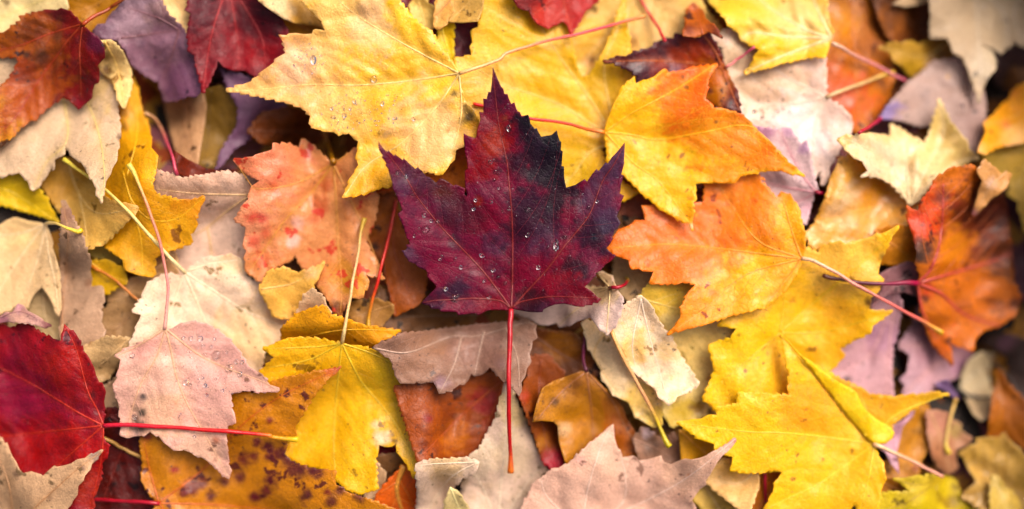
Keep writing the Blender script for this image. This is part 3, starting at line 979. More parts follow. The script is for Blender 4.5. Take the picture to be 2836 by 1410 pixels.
stem('rustshadow', 'B2: 1015,270 985,450 930,660 880,860 835,1040 820,1120 820,1200', ['#b03a34', '#c8403a', '#cc4038', '#b8a030'], 4.4, 4.2, 8)
leaf('peachspike', 'small peach leaf point between the cream leaf and the red blotched leaf', 'B2: 512,703 440,745 320,785 230,740 110,770 40,900 150,1100 300,1120 335,1040 400,930 470,805', '#eab96c', 'B2: 60,900 300,850 505,708', vein='#f0c888', dark='#d89040', mott=.25, blobs='B2: 420,780,50,#f2cca8,.6', wet=.5)
leaf('peachbit2', 'small pale peach leaf scrap below the red blotched leaf, above the golden leaf', 'B2: 300,1090 370,930 420,890 490,950 520,1010 560,1060 540,1120 380,1130', '#e4c29c', mott=.15)
leaf('goldenlow', 'golden leaf pointing right above the stalk of the yellow leaf, left of the taupe leaf', 'B2: 200,1180 310,1072 420,1032 505,1015 560,1080 640,1100 720,1130 800,1160 900,1175 1052,1190 980,1250 C2: 930,82 845,135 700,180 400,160 200,100', '#eeac2a', 'C2: 300,80 B2: 620,1190 1040,1192', vein='#ecb850', dark='#c87c14', mott=.3, blobs='B2: 900,1210,80,#d89430,.6')
leaf('reddown', 'dark red leaf scrap below the torn edge of the yellow leaf', 'C2: 860,800 1060,800 1060,900 900,940 840,930', '#9c2230', dark='#5a1018', mott=.4)
leaf('brownlow', 'brown leaf in shade under the torn yellow leaf, bottom', 'C2: 860,900 1040,880 1130,960 1100,1100 950,1200 850,1150', '#8a6444', dark='#4a2c1c', mott=.4)
leaf('peachlow', 'peach leaf sliver under the tip of the yellow leaf near the bottom edge', 'C2: 760,1120 870,930 945,1040 930,1110 880,1210 800,1230', '#e2bf98', mott=.2)
leaf('orangelow', 'orange red leaf with a yellow stripe at the bottom edge', 'C2: 1080,955 1140,1060 1165,1150 1180,1420 860,1420 870,1200 920,1130 1000,1040', '#dc7038', 'C2: 1070,970 1020,1150 1100,1400', vein='#e8b868', vr=9, dark='#b84424', mott=.35)
leaf('redbrown', 'dark red brown leaf with black spots between the red leaf and the spotted golden leaf', 'C1: 640,600 800,560 1010,620 1060,900 1080,1290 1000,1420 600,1420 560,1200 640,900', '#561a12', 'C1: 1000,600 850,900 700,1300', vein='#7a2a18', dark='#1c0c0c', mott=.6, spots=.5, spotcol='#140a0c', wet=.35, rough=.4)
stem('redbrown', 'C1: 690,765 780,800 880,855 1000,912', ['#c89a5c', '#d0a468'], 4.5, 4.5, 4.5)
leaf('yellowmid', 'yellow leaf with torn right side standing on a pale stalk, bottom left of centre', 'C2: 632,102 550,90 430,68 320,62 230,75 150,110 68,142 152,205 90,270 38,316 110,380 200,420 330,520 300,640 310,690 270,780 218,892 330,962 450,992 560,1020 600,1090 680,1150 760,1175 885,1143 880,1040 868,920 895,825 940,840 985,838 1015,820 1020,880 1050,910 1092,962 1142,1068 1160,1050 1158,880 1178,742 1160,600 1152,520 1112,450 1072,400 1022,352 1010,330 1050,310 1112,296 1030,232 970,190 870,150 780,130 690,118',
     '#f0bc30', 'C2: 632,105 600,400 580,640 575,880 590,1050 | 632,105 760,360 900,530 1020,690 1120,900 1150,1050 | 632,105 400,220 100,280 | 632,105 450,130 90,142 | 632,105 850,180 1090,295', vein='#d8c05c', dark='#c8941c', mott=.25, blobs='C2: 250,200,170,#f0b820,.8 420,880,170,#f4bc30,.8 820,600,120,#ecbc54,.6 980,300,110,#d8b428,.8 1080,560,90,#dcb438,.7 1125,545,24,#3a2410,.95 1010,800,26,#2a1a10,.9 985,755,16,#2a1a10,.9 890,172,14,#2a1810,.9 920,780,60,#f6e0c4,.9 870,680,35,#f4dcb8,.7 1090,850,60,#ecc878,.6 730,1050,110,#e0b83c,.6 765,1128,10,#2a1810,.9', wet=.45, rough=.42, step=9, speck=.25)
stem('yellowmid', 'C2: 635,104 650,20 B2: 660,1140 700,900 745,640 770,480 792,395', ['#f0d8a0', '#e4b884', '#dcb080', '#c8a850'], 4.6, 4.0, 7)
leaf('spotted', 'golden brown leaf with dark wine red spots along the bottom edge', 'C1: 1125,1237 1060,1180 1025,1120 1002,1060 1012,960 995,860 990,790 1000,755 1100,700 1400,500 1630,470 1720,455 1850,462 C2: 0,440 100,400 125,378 240,345 350,330 450,302 560,286 632,269 600,310 540,352 450,460 382,560 335,640 302,700 312,752 240,812 226,892 270,942 330,970 450,998 540,1005 598,1016 582,1062 592,1112 650,1150 700,1172 850,1222 960,1262 1020,1290 1050,1400 C1: 1700,1500 1040,1500 1060,1310',
     '#c4842a', 'C1: 1125,1237 1300,1110 1480,960 1700,700 C2: 200,480 600,290 | C1: 1125,1240 1500,1250 1921,1290 C2: 300,1330 | C1: 1125,1237 1060,1000 1020,800 | C1: 1125,1240 1250,1400', vein='#b4502a', dark='#96581a', mott=.35, spots=.62, spotcol='#4a0e1c', speck=.5, blobs='C1: 1360,1130,60,#5a1224,.9 1300,1170,40,#5a1224,.9 1430,1090,45,#5a1224,.9 1490,1190,45,#4a1020,.95 1240,1005,38,#8a1a2c,.95 1700,1060,55,#4a1020,.9 1590,1090,50,#4a1020,.9 1720,920,55,#5a1224,.9 1800,905,40,#5a1224,.9 1820,810,40,#5a1224,.9 1890,840,35,#5a1224,.9 1800,1200,40,#5a1224,.9 C2: 30,810,40,#5a1224,.9 110,830,45,#4a1020,.9 200,890,60,#4a1020,.9 300,960,70,#4a1428,.9 440,1000,60,#4a1428,.9 120,1070,55,#4a1020,.9 110,910,35,#5a1224,.9 120,655,28,#6a1824,.9 100,1160,40,#5a1224,.9 20,1200,40,#5a1224,.9 390,1170,45,#4a1428,.9 345,1200,24,#4a1020,.9 560,1230,45,#4a1020,.9 620,1150,40,#4a1020,.9 760,1190,50,#4a1428,.8 550,300,50,#c05a34,.8 600,285,28,#8a2a24,.9 530,1160,24,#6a1824,.9 C1: 1040,760,36,#7a1828,.9 1110,1180,50,#8a5a20,.6', rough=.42, wet=.4, tooth=15, step=8, puff=5)
stem('spotted', 'C1: 1125,1240 1000,1232 850,1222 680,1212 500,1215 300,1200', ['#a82038', '#98182e', '#8a1a2c'], 5.5, 5, 5)
leaf('pink', 'pale pink leaf dotted with water drops, left of centre near the bottom', 'C1: 1172,2 1120,45 1060,72 960,120 860,160 808,200 852,218 842,280 832,350 800,418 828,500 845,560 852,640 858,765 905,780 958,765 1000,760 1062,732 1122,762 1160,810 1205,845 1232,866 1300,860 1360,885 1422,912 1470,940 1540,1000 1590,1050 1625,1072 1636,1030 1618,960 1615,880 1602,760 1615,692 1672,660 1662,600 1642,560 1636,462 1720,442 1850,442 C2: 0,452 100,450 190,440 120,400 80,350 32,300 C1: 1900,368 1820,312 1762,270 1745,235 1682,140 1642,92 1560,22 B1: 1480,1152 1400,1132 1300,1140 1220,1178',
     '#d9ac9e', 'C1: 1172,2 1210,150 1250,340 1330,540 1480,800 1622,1060 | 1172,2 1400,180 1600,280 1850,370 C2: 180,438 | C1: 1172,2 1110,200 1010,370 940,560 900,760 | 1172,2 1000,110 820,200', vein='#d9b088', dark='#c8937e', mott=.22, speck=.2, blobs='C1: 1560,160,220,#dcaca4,.7 1100,400,180,#dcb8a4,.6 1100,620,130,#d6b090,.7 1400,900,140,#d8b298,.7 870,600,120,#c8a090,.6 1012,480,34,#2c2a30,.95 1000,600,36,#3a3830,.95 960,570,26,#4a4438,.8 990,700,50,#3a3430,.9 960,650,30,#4a4038,.8 1530,795,24,#b8745c,.8 1250,520,24,#d89a78,.7 1525,930,16,#7a4838,.8 1000,110,90,#d49a92,.6', rough=.5, wet=.3, wave=7, step=7, puff=4, gap=52)
stem('pink', 'B1: 1168,1185 1180,1080 1190,900 1175,760 1150,640 1110,480 1060,350 1020,250 980,150 945,70 908,15', ['#dcaa9c', '#d8918a', '#d88878', '#dc9878', '#e8d478'], 4.6, 4.0, 7.5)
leaf('red', 'large crimson red leaf with a long bright red stem, bottom left', 'C1: 732,690 738,640 742,560 735,520 745,440 700,380 680,340 665,280 640,228 610,180 590,160 560,80 500,12 455,-35 445,20 430,88 B1: 370,1248 290,1212 220,1158 150,1142 70,1172 0,1150 C1: -180,20 -260,400 -260,700 -100,740 0,772 60,880 90,930 130,1000 160,1020 250,1080 350,1200 480,1330 640,1400 662,1280 662,1200 700,1120 712,1080 722,962 745,930 772,842 722,765',
     '#8e1826', 'C1: 732,690 560,600 400,500 200,380 -80,240 | 732,690 400,725 0,765 -200,740 | 732,690 690,580 620,440 540,150 460,-20 | 732,690 560,840 400,980 330,1060 | 732,690 720,900 650,1250', vein='#c2442a', dark='#6a1430', mott=.5, speck=.3, blobs='C1: 100,450,170,#8a1a3c,.8 300,560,150,#8a1c3a,.7 150,150,150,#a01c34,.6 650,480,36,#2a1c20,.9 690,590,30,#2a1c20,.9 615,400,22,#3a2024,.8 300,760,120,#ac2c28,.7 650,880,120,#a82c26,.7 620,1150,130,#a03a2c,.8 560,90,40,#4a1820,.6 450,250,120,#ac3428,.6 370,65,20,#2a1018,.8', rough=.46, wet=.2, wave=10, puff=5, step=8)
stem('red', 'C1: 735,692 820,688 950,688 1150,695 1350,708 1600,732 1921,762 C2: 120,768 240,785 320,790', ['#c43a48', '#c81c3c', '#c8142f', '#cc2238', '#e0c048'], 5.6, 5.2, 8)
leaf('mauvecurl', 'small curled mauve leaf edge lying on the peach leaf at the left edge', 'B1: -120,1120 0,1092 40,1060 85,1065 130,1000 165,1012 195,1052 250,1080 310,1125 368,1165 340,1172 240,1150 150,1135 60,1130 0,1138 -120,1160', '#cba494', 'B1: -60,1120 150,1060 350,1165', vein='#8a5a60', dark='#7a4a68', mott=.35, blobs='B1: 130,1030,40,#a87a90,.6 350,1160,40,#8a4a58,.8 20,1110,50,#8a4868,.7', amp=4)
leaf('beigeleft', 'beige veined leaf with a grey tip lying on the red leaf, bottom left corner', 'C1: -200,640 0,772 60,850 85,910 112,950 135,1000 162,1026 240,1020 302,1046 340,1010 400,982 440,975 500,960 545,930 600,920 660,890 735,864 700,910 652,960 640,1000 602,1040 590,1080 552,1120 548,1182 510,1230 470,1290 400,1420 -200,1440',
     '#cfac8a', 'C1: 100,1440 250,1270 400,1130 560,990 730,868 | 100,1440 60,1100 -60,800 | 100,1440 -150,1200', vein='#b08058', dark='#b0906c', mott=.25, blobs='C1: 680,900,50,#8a7a78,.9 580,990,24,#4a3a48,.8 120,1040,24,#5a4038,.8 60,1080,50,#a88868,.6 350,1195,18,#5a4038,.7', gap=46, step=9, wave=7, vr=2.4)
# ---- top centre
leaf('goldenbeigetop', 'golden beige leaf at the top edge behind the red stem and the dark spotted leaf', 'A3: 400,-140 640,-140 1000,-140 1320,-140 1420,60 1540,200 1500,330 1200,420 900,420 640,480 540,560 400,420 420,160', '#e6c078', 'A3: 1000,-100 800,150 560,420 | 1000,-100 1150,150 1180,350', vein='#ecc888', dark='#c8924a', mott=.25, blobs='A3: 600,260,120,#e8b450,.7 600,430,60,#b07030,.7 610,425,22,#4a2010,.9 900,280,50,#8a5a2a,.8 1100,150,150,#e2bc88,.6')
leaf('darkredtop', 'dark red leaf scrap at the top between the two yellow leaves', 'A2: 1230,-100 1400,-60 1640,60 1640,300 1560,420 1420,400 1300,300 1240,180', '#5c1722', dark='#2a0a12', mott=.4)
leaf('redtopbit', 'small dark red leaf tip at the top edge behind the pale yellow leaf', 'A2: 980,-120 1200,-120 1160,20 1105,80 1040,20', '#6a1520', dark='#3a0a12', mott=.4, sec=False)
leaf('brightslip', 'bright yellow leaf sliver left of the purple leaf point, under the pale yellow leaf', 'A2: 1320,140 1425,150 1425,400 1470,480 1570,530 1565,640 1600,800 1500,900 1380,800 1300,400', '#efcb10', dark='#c89c10', mott=.2)
leaf('yellowbehind', 'mustard yellow leaf with tall points right behind the point of the purple leaf', 'A2: 1660,-140 1630,0 1622,80 1600,190 1560,205 1558,300 1538,330 1552,390 1430,415 1440,600 1480,900 A3: 0,1050 150,1250 B3: 250,150 500,330 700,300 830,275 905,245 955,210 A3: 840,1300 725,1150 665,1052 760,1000 860,900 960,700 930,520 885,350 880,250 852,130 845,-15 800,70 765,200 720,310 660,430 600,525 545,541 520,500 500,440 482,350 470,270 440,120 330,-140',
     '#ecb824', 'A3: 790,1010 600,700 350,350 100,-80 | 790,1010 700,500 780,250 845,0 | 790,1010 400,750 0,600 A2: 1500,430 | A3: 790,1010 600,1080 480,1240 B3: 350,200', vein='#ecd48c', dark='#cc9a18', mott=.22, blobs='A2: 1750,300,180,#efc468,.9 1700,600,170,#efbf6e,.9 A3: 80,300,150,#ecc04a,.7 300,350,120,#e6b840,.6 850,250,100,#ecbc40,.7 150,780,60,#e8c868,.7 300,620,80,#e4b850,.6 640,560,160,#d8b010,.7 B3: 500,80,120,#e0be40,.6 880,220,60,#e8ac28,.7', speck=.12, wave=8, rough=.42, wet=.4)
leaf('redtop', 'red leaf with a jagged lower edge at the top edge, right of centre', 'A3: 0,-150 55,0 90,55 125,72 165,75 185,120 250,180 305,207 345,182 405,150 440,180 470,252 500,195 545,130 575,75 660,0 720,-150', '#a32c1c', 'A3: 400,-150 300,20 190,110 | 400,-150 420,50 470,240', vein='#b84a30', dark='#6a1418', mott=.45, blobs='A3: 100,20,90,#5e1018,.8 300,120,80,#b03a1c,.6 170,95,30,#3a0c14,.7', amp=4)
leaf('beigetop1', 'tan leaf corner at the top edge above the dark red scrap', 'A2: 1420,-120 1660,-120 1630,60 1600,150 1480,160 1385,155 1400,60', '#cfa868', dark='#a87a3c', mott=.3, tooth=0)
leaf('beigetop2', 'yellow beige leaf point beside the top edge, under the brown leaf tip', 'A2: 1150,-60 1110,60 1130,150 1240,230 1300,180 1290,60 1200,-20', '#e4c47c', dark='#c89a44', mott=.2)
leaf('browntip', 'light brown leaf tip hanging from the top edge, centre', 'A2: 1300,-120 1292,60 1282,130 1276,190 1310,212 1382,172 1392,130 1415,90 1430,-120', '#d8a766', 'A2: 1420,-20 1350,60 1290,110', dark='#a86c34', mott=.25, vein='#a86a3c', blobs='A2: 1240,150,26,#c83a30,.9', amp=4)
leaf('bigyellow', 'large pale yellow leaf with water beads, upper left of the purple leaf', 'A2: 1468,520 1470,560 1478,620 1495,690 1525,745 1570,800 1605,850 1600,930 1590,965 1555,1000 1500,1040 1442,1068 1435,1132 1400,1165 1385,1190 1335,1242 1240,1220 1150,1260 B2: 1100,150 1010,170 990,165 960,187 920,178 840,206 770,226 700,242 630,246 655,205 690,108 742,82 748,10 A2: 692,1272 748,1170 735,1132 748,1000 720,990 682,945 600,957 572,937 480,922 410,890 408,822 340,762 220,722 80,690 0,675 A1: 1820,682 1700,655 1598,640 1720,600 1780,578 1850,530 A2: 0,568 40,540 115,470 150,440 232,375 215,300 180,245 240,250 310,235 360,245 420,240 428,215 512,216 490,150 440,100 390,60 340,0 300,-60 330,-140 450,-160 700,-160 900,-130 1030,-20 1110,90 1180,172 1262,212 1330,310 1400,420 1440,480',
     '#ffca68', 'A2: 1465,520 1100,575 720,605 420,600 0,640 A1: 1620,640 | A2: 1465,525 1300,760 1060,1010 800,1180 B2: 650,240 | A2: 1465,520 1050,300 700,80 500,-120 | A2: 1465,530 1480,800 1420,1080 | A2: 1465,520 1350,300 1150,40', vein='#fbe0a8', dark='#f2b248', mott=.08, speck=.08, spots=0, gain=1.02, stiff=46, blobs='A2: 220,560,380,#ffc88c,.9 650,820,150,#fbcc84,.7 650,60,220,#fad08c,.8 850,60,90,#f4c8a0,.6 1100,120,80,#f2cc48,.7 1350,620,120,#f6d060,.6 1250,950,220,#fccea0,.7 1100,620,70,#ecb820,.5 1080,790,60,#f0b820,.6 700,850,60,#e8a838,.5 1540,830,55,#2a2420,.95 1500,760,30,#5a4430,.7 1580,900,50,#c8842c,.7 1430,665,30,#4a3a28,.8 1385,918,16,#5a2c20,.9 200,270,30,#e08a3c,.7 300,480,120,#f6ccb0,.6 850,200,120,#f8d0a0,.6 B2: 800,150,150,#f2b434,.8 690,200,80,#f4b028,.8', wet=.75, rough=.36, wave=8, puff=6, step=9, gap=58, lift='A2: 1530,800,120,14', trans=.2)
stem('bigyellow', 'A2: 1468,522 1600,475 1750,420 A3: 0,380 150,330 300,290 480,248 650,205 770,175 850,150 990,113', ['#f2c48c', '#eeb080', '#e8906c', '#e06868', '#e04858', '#e8a060'], 4.8, 4.4, 6.5)
# ---- right of centre, low
leaf('orangeback', 'blurred orange brown leaf deep between yellow leaf and grey beige leaf, top right', 'A4: 380,-140 800,-140 900,-20 980,150 960,380 1010,520 960,700 860,880 760,960 650,900 520,700 440,400 420,100', '#be7434', 'A4: 700,-100 720,400 760,900', vein='#c88050', dark='#6a3010', mott=.45, blobs='A4: 640,700,130,#cc5c40,.8 680,720,50,#e8b0a4,.6 560,560,100,#c86030,.7 850,850,60,#7a3418,.7 600,150,120,#d89438,.7 850,300,120,#a86a44,.7', wet=.6, rough=.38)  # small pale pink blob on the red area is painted gloss
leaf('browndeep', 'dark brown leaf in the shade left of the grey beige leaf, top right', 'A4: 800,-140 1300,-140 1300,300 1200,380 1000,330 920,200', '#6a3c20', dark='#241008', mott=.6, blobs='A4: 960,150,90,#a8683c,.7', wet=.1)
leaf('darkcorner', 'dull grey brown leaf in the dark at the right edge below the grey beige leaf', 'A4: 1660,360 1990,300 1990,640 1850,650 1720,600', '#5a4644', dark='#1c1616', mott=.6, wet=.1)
leaf('tantip', 'thin tan leaf tip at the top edge, right', 'A4: 990,30 1060,-20 1120,-120 1290,-120 1270,10 1150,35 1080,48', '#d8bc98', mott=.2, tooth=0)
leaf('goldscrap', 'small golden leaf scrap in the shade below the grey beige leaf', 'A4: 890,340 990,305 1060,310 1130,288 1180,320 1250,270 1380,265 1440,370 1400,450 1240,470 1200,505 1130,556 1085,520 1050,470 990,420 960,370', '#c39c54', 'A4: 1380,300 1200,400 920,340', vein='#d0b070', dark='#8a6228', mott=.4, blobs='A4: 1330,340,90,#8a5c24,.8 1340,390,30,#241408,.9 1120,470,60,#d0a848,.6')
leaf('mauvegrey', 'mauve grey leaf with a violet tip under the grey beige leaf, right', 'A4: 1270,440 1190,520 1090,590 1010,690 940,770 898,842 980,848 1060,860 1170,890 1270,905 1400,1000 1560,1100 1640,1000 1650,700 1560,480 1450,410', '#b49c92', 'A4: 1640,640 1480,640 1290,665 1000,830', vein='#a88878', dark='#806a68', mott=.3, blobs='A4: 930,810,70,#8a78a8,.9 1380,540,16,#d8a838,.8 1230,690,50,#887878,.6 1560,900,110,#94746c,.6', wet=.2)
leaf('greybeige', 'large grey beige leaf hanging in from the top right corner', 'A4: 1240,-140 1252,20 1250,70 1262,110 1255,190 1258,272 1310,275 1370,268 1400,320 1430,382 1490,408 1515,470 1530,530 1560,590 1585,660 1605,735 1630,640 1655,580 1690,530 1718,500 1726,430 1705,372 1640,330 1620,312 1700,340 1770,382 1790,350 1830,332 1850,298 1921,335 2040,330 2040,-140',
     '#bda88c', 'A4: 1560,-140 1585,80 1600,300 1615,480 1605,720 | 1560,-140 1780,100 1800,340 | 1960,-140 1860,60 1870,200 1960,300', vein='#ddd2bc', dark='#a8967c', mott=.22, blobs='A4: 1750,120,170,#cab698,.7 1660,470,90,#d2c4a8,.6 1660,560,16,#4a4a5a,.9 1380,120,140,#b8a488,.6', gap=60, speck=.2)
leaf('palepeach', 'pale peach leaf with water beads between yellow orange leaf and orange brown leaf, right', 'A3: 1400,260 1540,340 1560,480 1640,700 1690,850 1800,950 A4: 100,1000 300,1100 430,1280 B4: 470,60 490,170 540,110 540,40 A4: 560,1160 615,1060 700,940 712,880 700,840 640,768 515,690 520,600 525,540 512,470 515,400 400,280 100,260 A3: 1600,200',
     '#ecd2c2', 'A4: 515,690 200,740 -100,700 A3: 1600,480 | A4: 515,690 440,900 420,1200 | 515,690 300,900 100,1000 | 515,690 200,520 A3: 1850,380', vein='#ecdcc4', dark='#d0a88c', mott=.2, blobs='A3: 1700,450,200,#dcc09a,.8 A4: 250,540,130,#e0bc98,.7 A3: 1800,620,130,#dcb896,.6 A4: 330,930,160,#f4e4e4,.7', wet=.6, spec=.35, rough=.4, gap=64)
stem('palepeach', 'A4: 515,690 620,650 750,600 870,555 960,518 990,515', ['#e0c498', '#d8b888', '#d0ac78', '#dcb830'], 5, 4.6, 7)
leaf('stripedyellow', 'yellow leaf with pale stripes and a folded lower rim at the top edge, right', 'A3: 1380,-140 1440,0 1492,62 1555,130 1570,170 1650,232 1662,272 1720,310 1802,350 1760,425 1695,522 1800,495 1921,465 A4: 0,505 150,462 300,428 440,400 515,412 535,350 552,300 572,215 545,160 520,60 535,-40 500,-140',
     '#fbd67a', 'A4: 555,270 350,200 100,40 -60,-120 | 555,270 250,260 0,230 A3: 1680,270 | A4: 555,270 200,400 A3: 1720,505 | A4: 555,270 450,50 400,-120', vein='#f8e4c0', dark='#ecb030', mott=.3, blobs='A4: 250,380,180,#f6c818,.95 30,440,130,#f6c818,.95 480,350,70,#f2c41c,.9 A3: 1860,450,120,#f6c818,.9 1720,480,80,#f4c424,.9 A4: 300,120,140,#f8dca0,.7 A3: 1600,100,110,#f4cc5c,.6', vr=4, wet=.6, rough=.4, wave=10, puff=9, gap=54, trans=.22)
stem('stripedyellow', 'A4: 556,305 650,350 780,420 900,480 1000,530 1085,572', ['#e8c4a8', '#dca498', '#d08088', '#b04858'], 5, 4.6, 5)
leaf('palepink', 'pale pink purple rimmed leaf with a dark red stalk beside the yellow orange leaf', 'A4: -60,880 30,898 100,908 190,922 255,905 300,962 340,1022 372,995 402,1080 420,1180 440,1280 B4: 465,190 432,230 405,330 378,445 330,430 200,330 60,200 -100,100 A3: 1700,1200 1760,900', '#e2c8c8', 'B4: 445,212 250,180 80,140 A3: 1750,1250 | B4: 445,212 330,60 A4: 200,950 | B4: 445,212 380,250 280,290', vein='#c06a7a', dark='#b890a4', mott=.22, blobs='A4: 60,910,80,#a05a88,.7 250,920,60,#a878a0,.6 380,1040,50,#a880a8,.7 B4: 400,330,60,#d8a8b8,.6', vr=2.2)
stem('palepink', 'B4: 440,212 500,222 570,228 630,236 660,215', ['#b02848', '#7a1830', '#6a1428', '#e0b030'], 4.2, 3.8, 7)
leaf('peachfold', 'orange peach leaf with a pale wet sheen, under the curled pale yellow leaf, right', 'A4: 620,1120 590,1180 B4: 570,60 540,140 510,250 470,350 440,425 365,505 420,620 620,640 900,560 1090,470 1150,400 1180,280 1250,200 1100,60 900,-60 A4: 800,1150 700,1100', '#e6ae60', 'B4: 1100,300 800,330 450,440 | 1100,300 900,120 640,60', vein='#e8b870', dark='#cc8428', mott=.28, blobs='B4: 680,360,130,#f0d0a8,.8 850,230,100,#d08a2c,.8 800,470,160,#d89c2c,.7 520,520,100,#e4b268,.6', wet=1, spec=.6, rough=.28, wave=12)  # palest blob is a painted sheen, on top of the wet coat
leaf('tanorange', 'tan orange leaf point between the yellow leaf tip and the dark spotted orange leaf', 'B4: 860,480 1040,440 1130,480 1180,620 1160,710 1000,730 900,720 880,600', '#ca8836', dark='#8a4a18', mott=.35)
leaf('palecurl', 'pale yellow curled leaf with a tall point, right, above the dark spotted leaf', 'A4: 600,980 645,960 720,965 800,945 900,950 972,962 980,875 1060,920 1140,975 1222,1015 1262,920 1290,820 1322,695 1400,870 1460,930 1500,980 1532,1062 1605,1118 1480,1170 B4: 1400,70 1290,130 1230,200 1150,290 1105,315 1080,260 980,150 880,100 760,100 A4: 760,1250 812,1212 780,1145 700,1105 640,1040',
     '#f6d8a2', 'B4: 1110,300 1000,120 A4: 850,1080 640,980 | B4: 1110,300 A4: 1250,1150 1350,950 1325,710 | B4: 1110,300 A4: 1080,1150 985,890 | B4: 1110,300 A4: 1400,1180 1590,1118', vein='#f0e2bc', dark='#c8a048', mott=.28, blobs='A4: 1350,900,110,#dfc47a,.7 640,1000,60,#e0c060,.7 900,1200,160,#f2e0c4,.7 1480,1100,100,#d8bc70,.6 B4: 1100,200,90,#ecd8b0,.6', wave=12, puff=8, lift='A4: 1320,720,110,26 620,990,100,18', wet=.8, spec=.5, rough=.36, trans=.22)
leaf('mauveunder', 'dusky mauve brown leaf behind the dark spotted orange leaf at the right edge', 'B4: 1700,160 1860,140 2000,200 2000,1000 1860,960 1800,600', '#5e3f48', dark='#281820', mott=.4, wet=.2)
leaf('pinkmauve1', 'pink mauve leaf below the yellow leaf, left of a dark gap, lower right', 'B4: 880,860 1000,880 1060,1000 1010,1280 C4: 990,120 985,300 1000,480 820,480 740,440 640,380 530,310 560,150 700,20 B4: 800,1150', '#c8a0a6', 'B4: 1010,900 C4: 850,150 600,330 | B4: 1010,900 C4: 950,300 960,470', vein='#d0a0a0', dark='#8a6478', mott=.3, blobs='C4: 670,360,40,#3a2028,.8 900,60,100,#a87894,.6', wet=.3)
leaf('mauvedark', 'dusky pink leaf under the dark red stalk, lower right', 'B4: 890,800 930,860 880,960 830,1040 960,940 1080,920 1180,960 1180,860 1170,720 1100,700 950,760', '#8f6466', dark='#4a2c30', mott=.35, tooth=0)
leaf('pinkmauve2', 'pink mauve leaf with jagged left side under the dark spotted orange leaf', 'B4: 1170,1020 1130,1150 1080,1230 1045,1290 C4: 1070,60 1030,130 1112,190 1100,250 1090,312 1040,372 1072,402 1058,472 1100,520 1220,480 1300,410 1420,365 1475,335 1545,210 1570,150 B4: 1500,1250 1300,1100', '#bc98a0', 'C4: 1500,180 1300,260 1080,450 | 1500,180 1250,120 1040,130', vein='#c89890', dark='#86647a', mott=.3, blobs='C4: 1240,150,90,#8a6068,.7 1480,180,80,#c898b0,.6 1100,430,70,#c4a8b4,.6', wet=.3)
leaf('violet', 'small violet leaf tip pointing down beside the pale round leaf, lower right', 'C4: 1290,390 1340,370 1385,365 1412,420 1440,455 1472,505 1420,490 1360,440 1300,415', '#7f6488', dark='#4a3454', mott=.3, tooth=0, sec=False)
leaf('paleround', 'pale rounded curled leaf in the dark, lower right', 'C4: 1470,420 1480,330 1530,225 1620,165 1730,175 1800,250 1780,400 1720,480 1690,620 1620,660 1560,605 1510,500', '#cdbd9c', 'C4: 1480,400 1600,300 1780,260', vein='#d8ccb0', dark='#8a7450', mott=.3, blobs='C4: 1660,300,24,#8a6848,.8 1620,560,90,#b8a080,.7', tooth=0, cup=26)
stem('paleround', 'C4: 1440,415 1490,455 1560,482 1640,490 1710,488', ['#2e2c2a', '#33302c', '#2e2a26'], 4, 3.6, 4)
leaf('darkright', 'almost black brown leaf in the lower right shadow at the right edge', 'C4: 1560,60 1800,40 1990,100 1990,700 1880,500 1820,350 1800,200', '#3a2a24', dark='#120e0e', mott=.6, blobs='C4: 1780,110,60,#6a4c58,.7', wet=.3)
leaf('rustright', 'rust brown upright leaf at the right edge below the dark gap', 'C4: 1718,275 1770,320 1800,395 1835,400 1860,440 1990,560 1990,900 1850,800 1760,780 1665,765 1688,600 1700,480 1738,380', '#a8662a', 'C4: 1720,290 1760,520 1720,740', vein='#b87838', dark='#5a2c14', mott=.5, wet=.4, cup=16)
leaf('orangespotted', 'dark spotted orange red leaf with a long dark red stalk, right', 'B4: 1165,857 1180,800 1150,700 1162,640 1140,540 1118,480 1096,420 1090,298 1130,330 1172,342 1185,280 1252,205 1290,120 1400,40 1560,20 1720,120 1800,300 1832,600 1852,850 1905,962 1862,1082 1750,1162 1645,1192 1600,1230 1572,1275 C4: 1560,165 1480,132 1400,108 1380,95 1410,180 1421,262 1332,190 1262,95 1225,0 B4: 1212,1150 1182,1000 1172,900',
     '#c8741f', 'B4: 1165,857 1330,810 1500,760 1700,700 1840,640 | 1165,857 1330,930 1500,1080 1750,1160 | 1165,857 1250,770 1310,620 1340,420 1350,150 | 1165,857 1200,1050 1290,1250', vein='#a02c44', dark='#6a2a18', mott=.55, speck=.8, blobs='B4: 1230,350,130,#d2562e,.9 1180,480,90,#cc4c30,.8 1200,620,70,#3a302c,.85 1170,680,50,#2c2826,.8 1285,600,45,#5a3430,.8 1350,240,60,#4a3a34,.7 1250,900,60,#c84030,.7 1215,970,30,#4a2c2c,.9 1640,420,210,#5a2414,.9 1720,300,160,#341510,.9 1780,680,120,#50301c,.8 1420,600,90,#d88a24,.7 1730,1000,60,#6a3a24,.7 1860,1000,50,#3a2420,.8 C4: 1330,130,70,#dc7420,.8', rough=.46, wet=.2, wave=12, vr=5.5, step=9)  # broad dark brown blobs at upper right are shade painted into the pigment
leaf('shadetan', 'shaded beige leaf scrap right of the hooked red stalk, below the orange leaf', 'B3: 780,620 880,680 1060,760 1050,860 980,980 880,980 820,940 760,800', '#c6a880', dark='#7a5a3c', mott=.3)
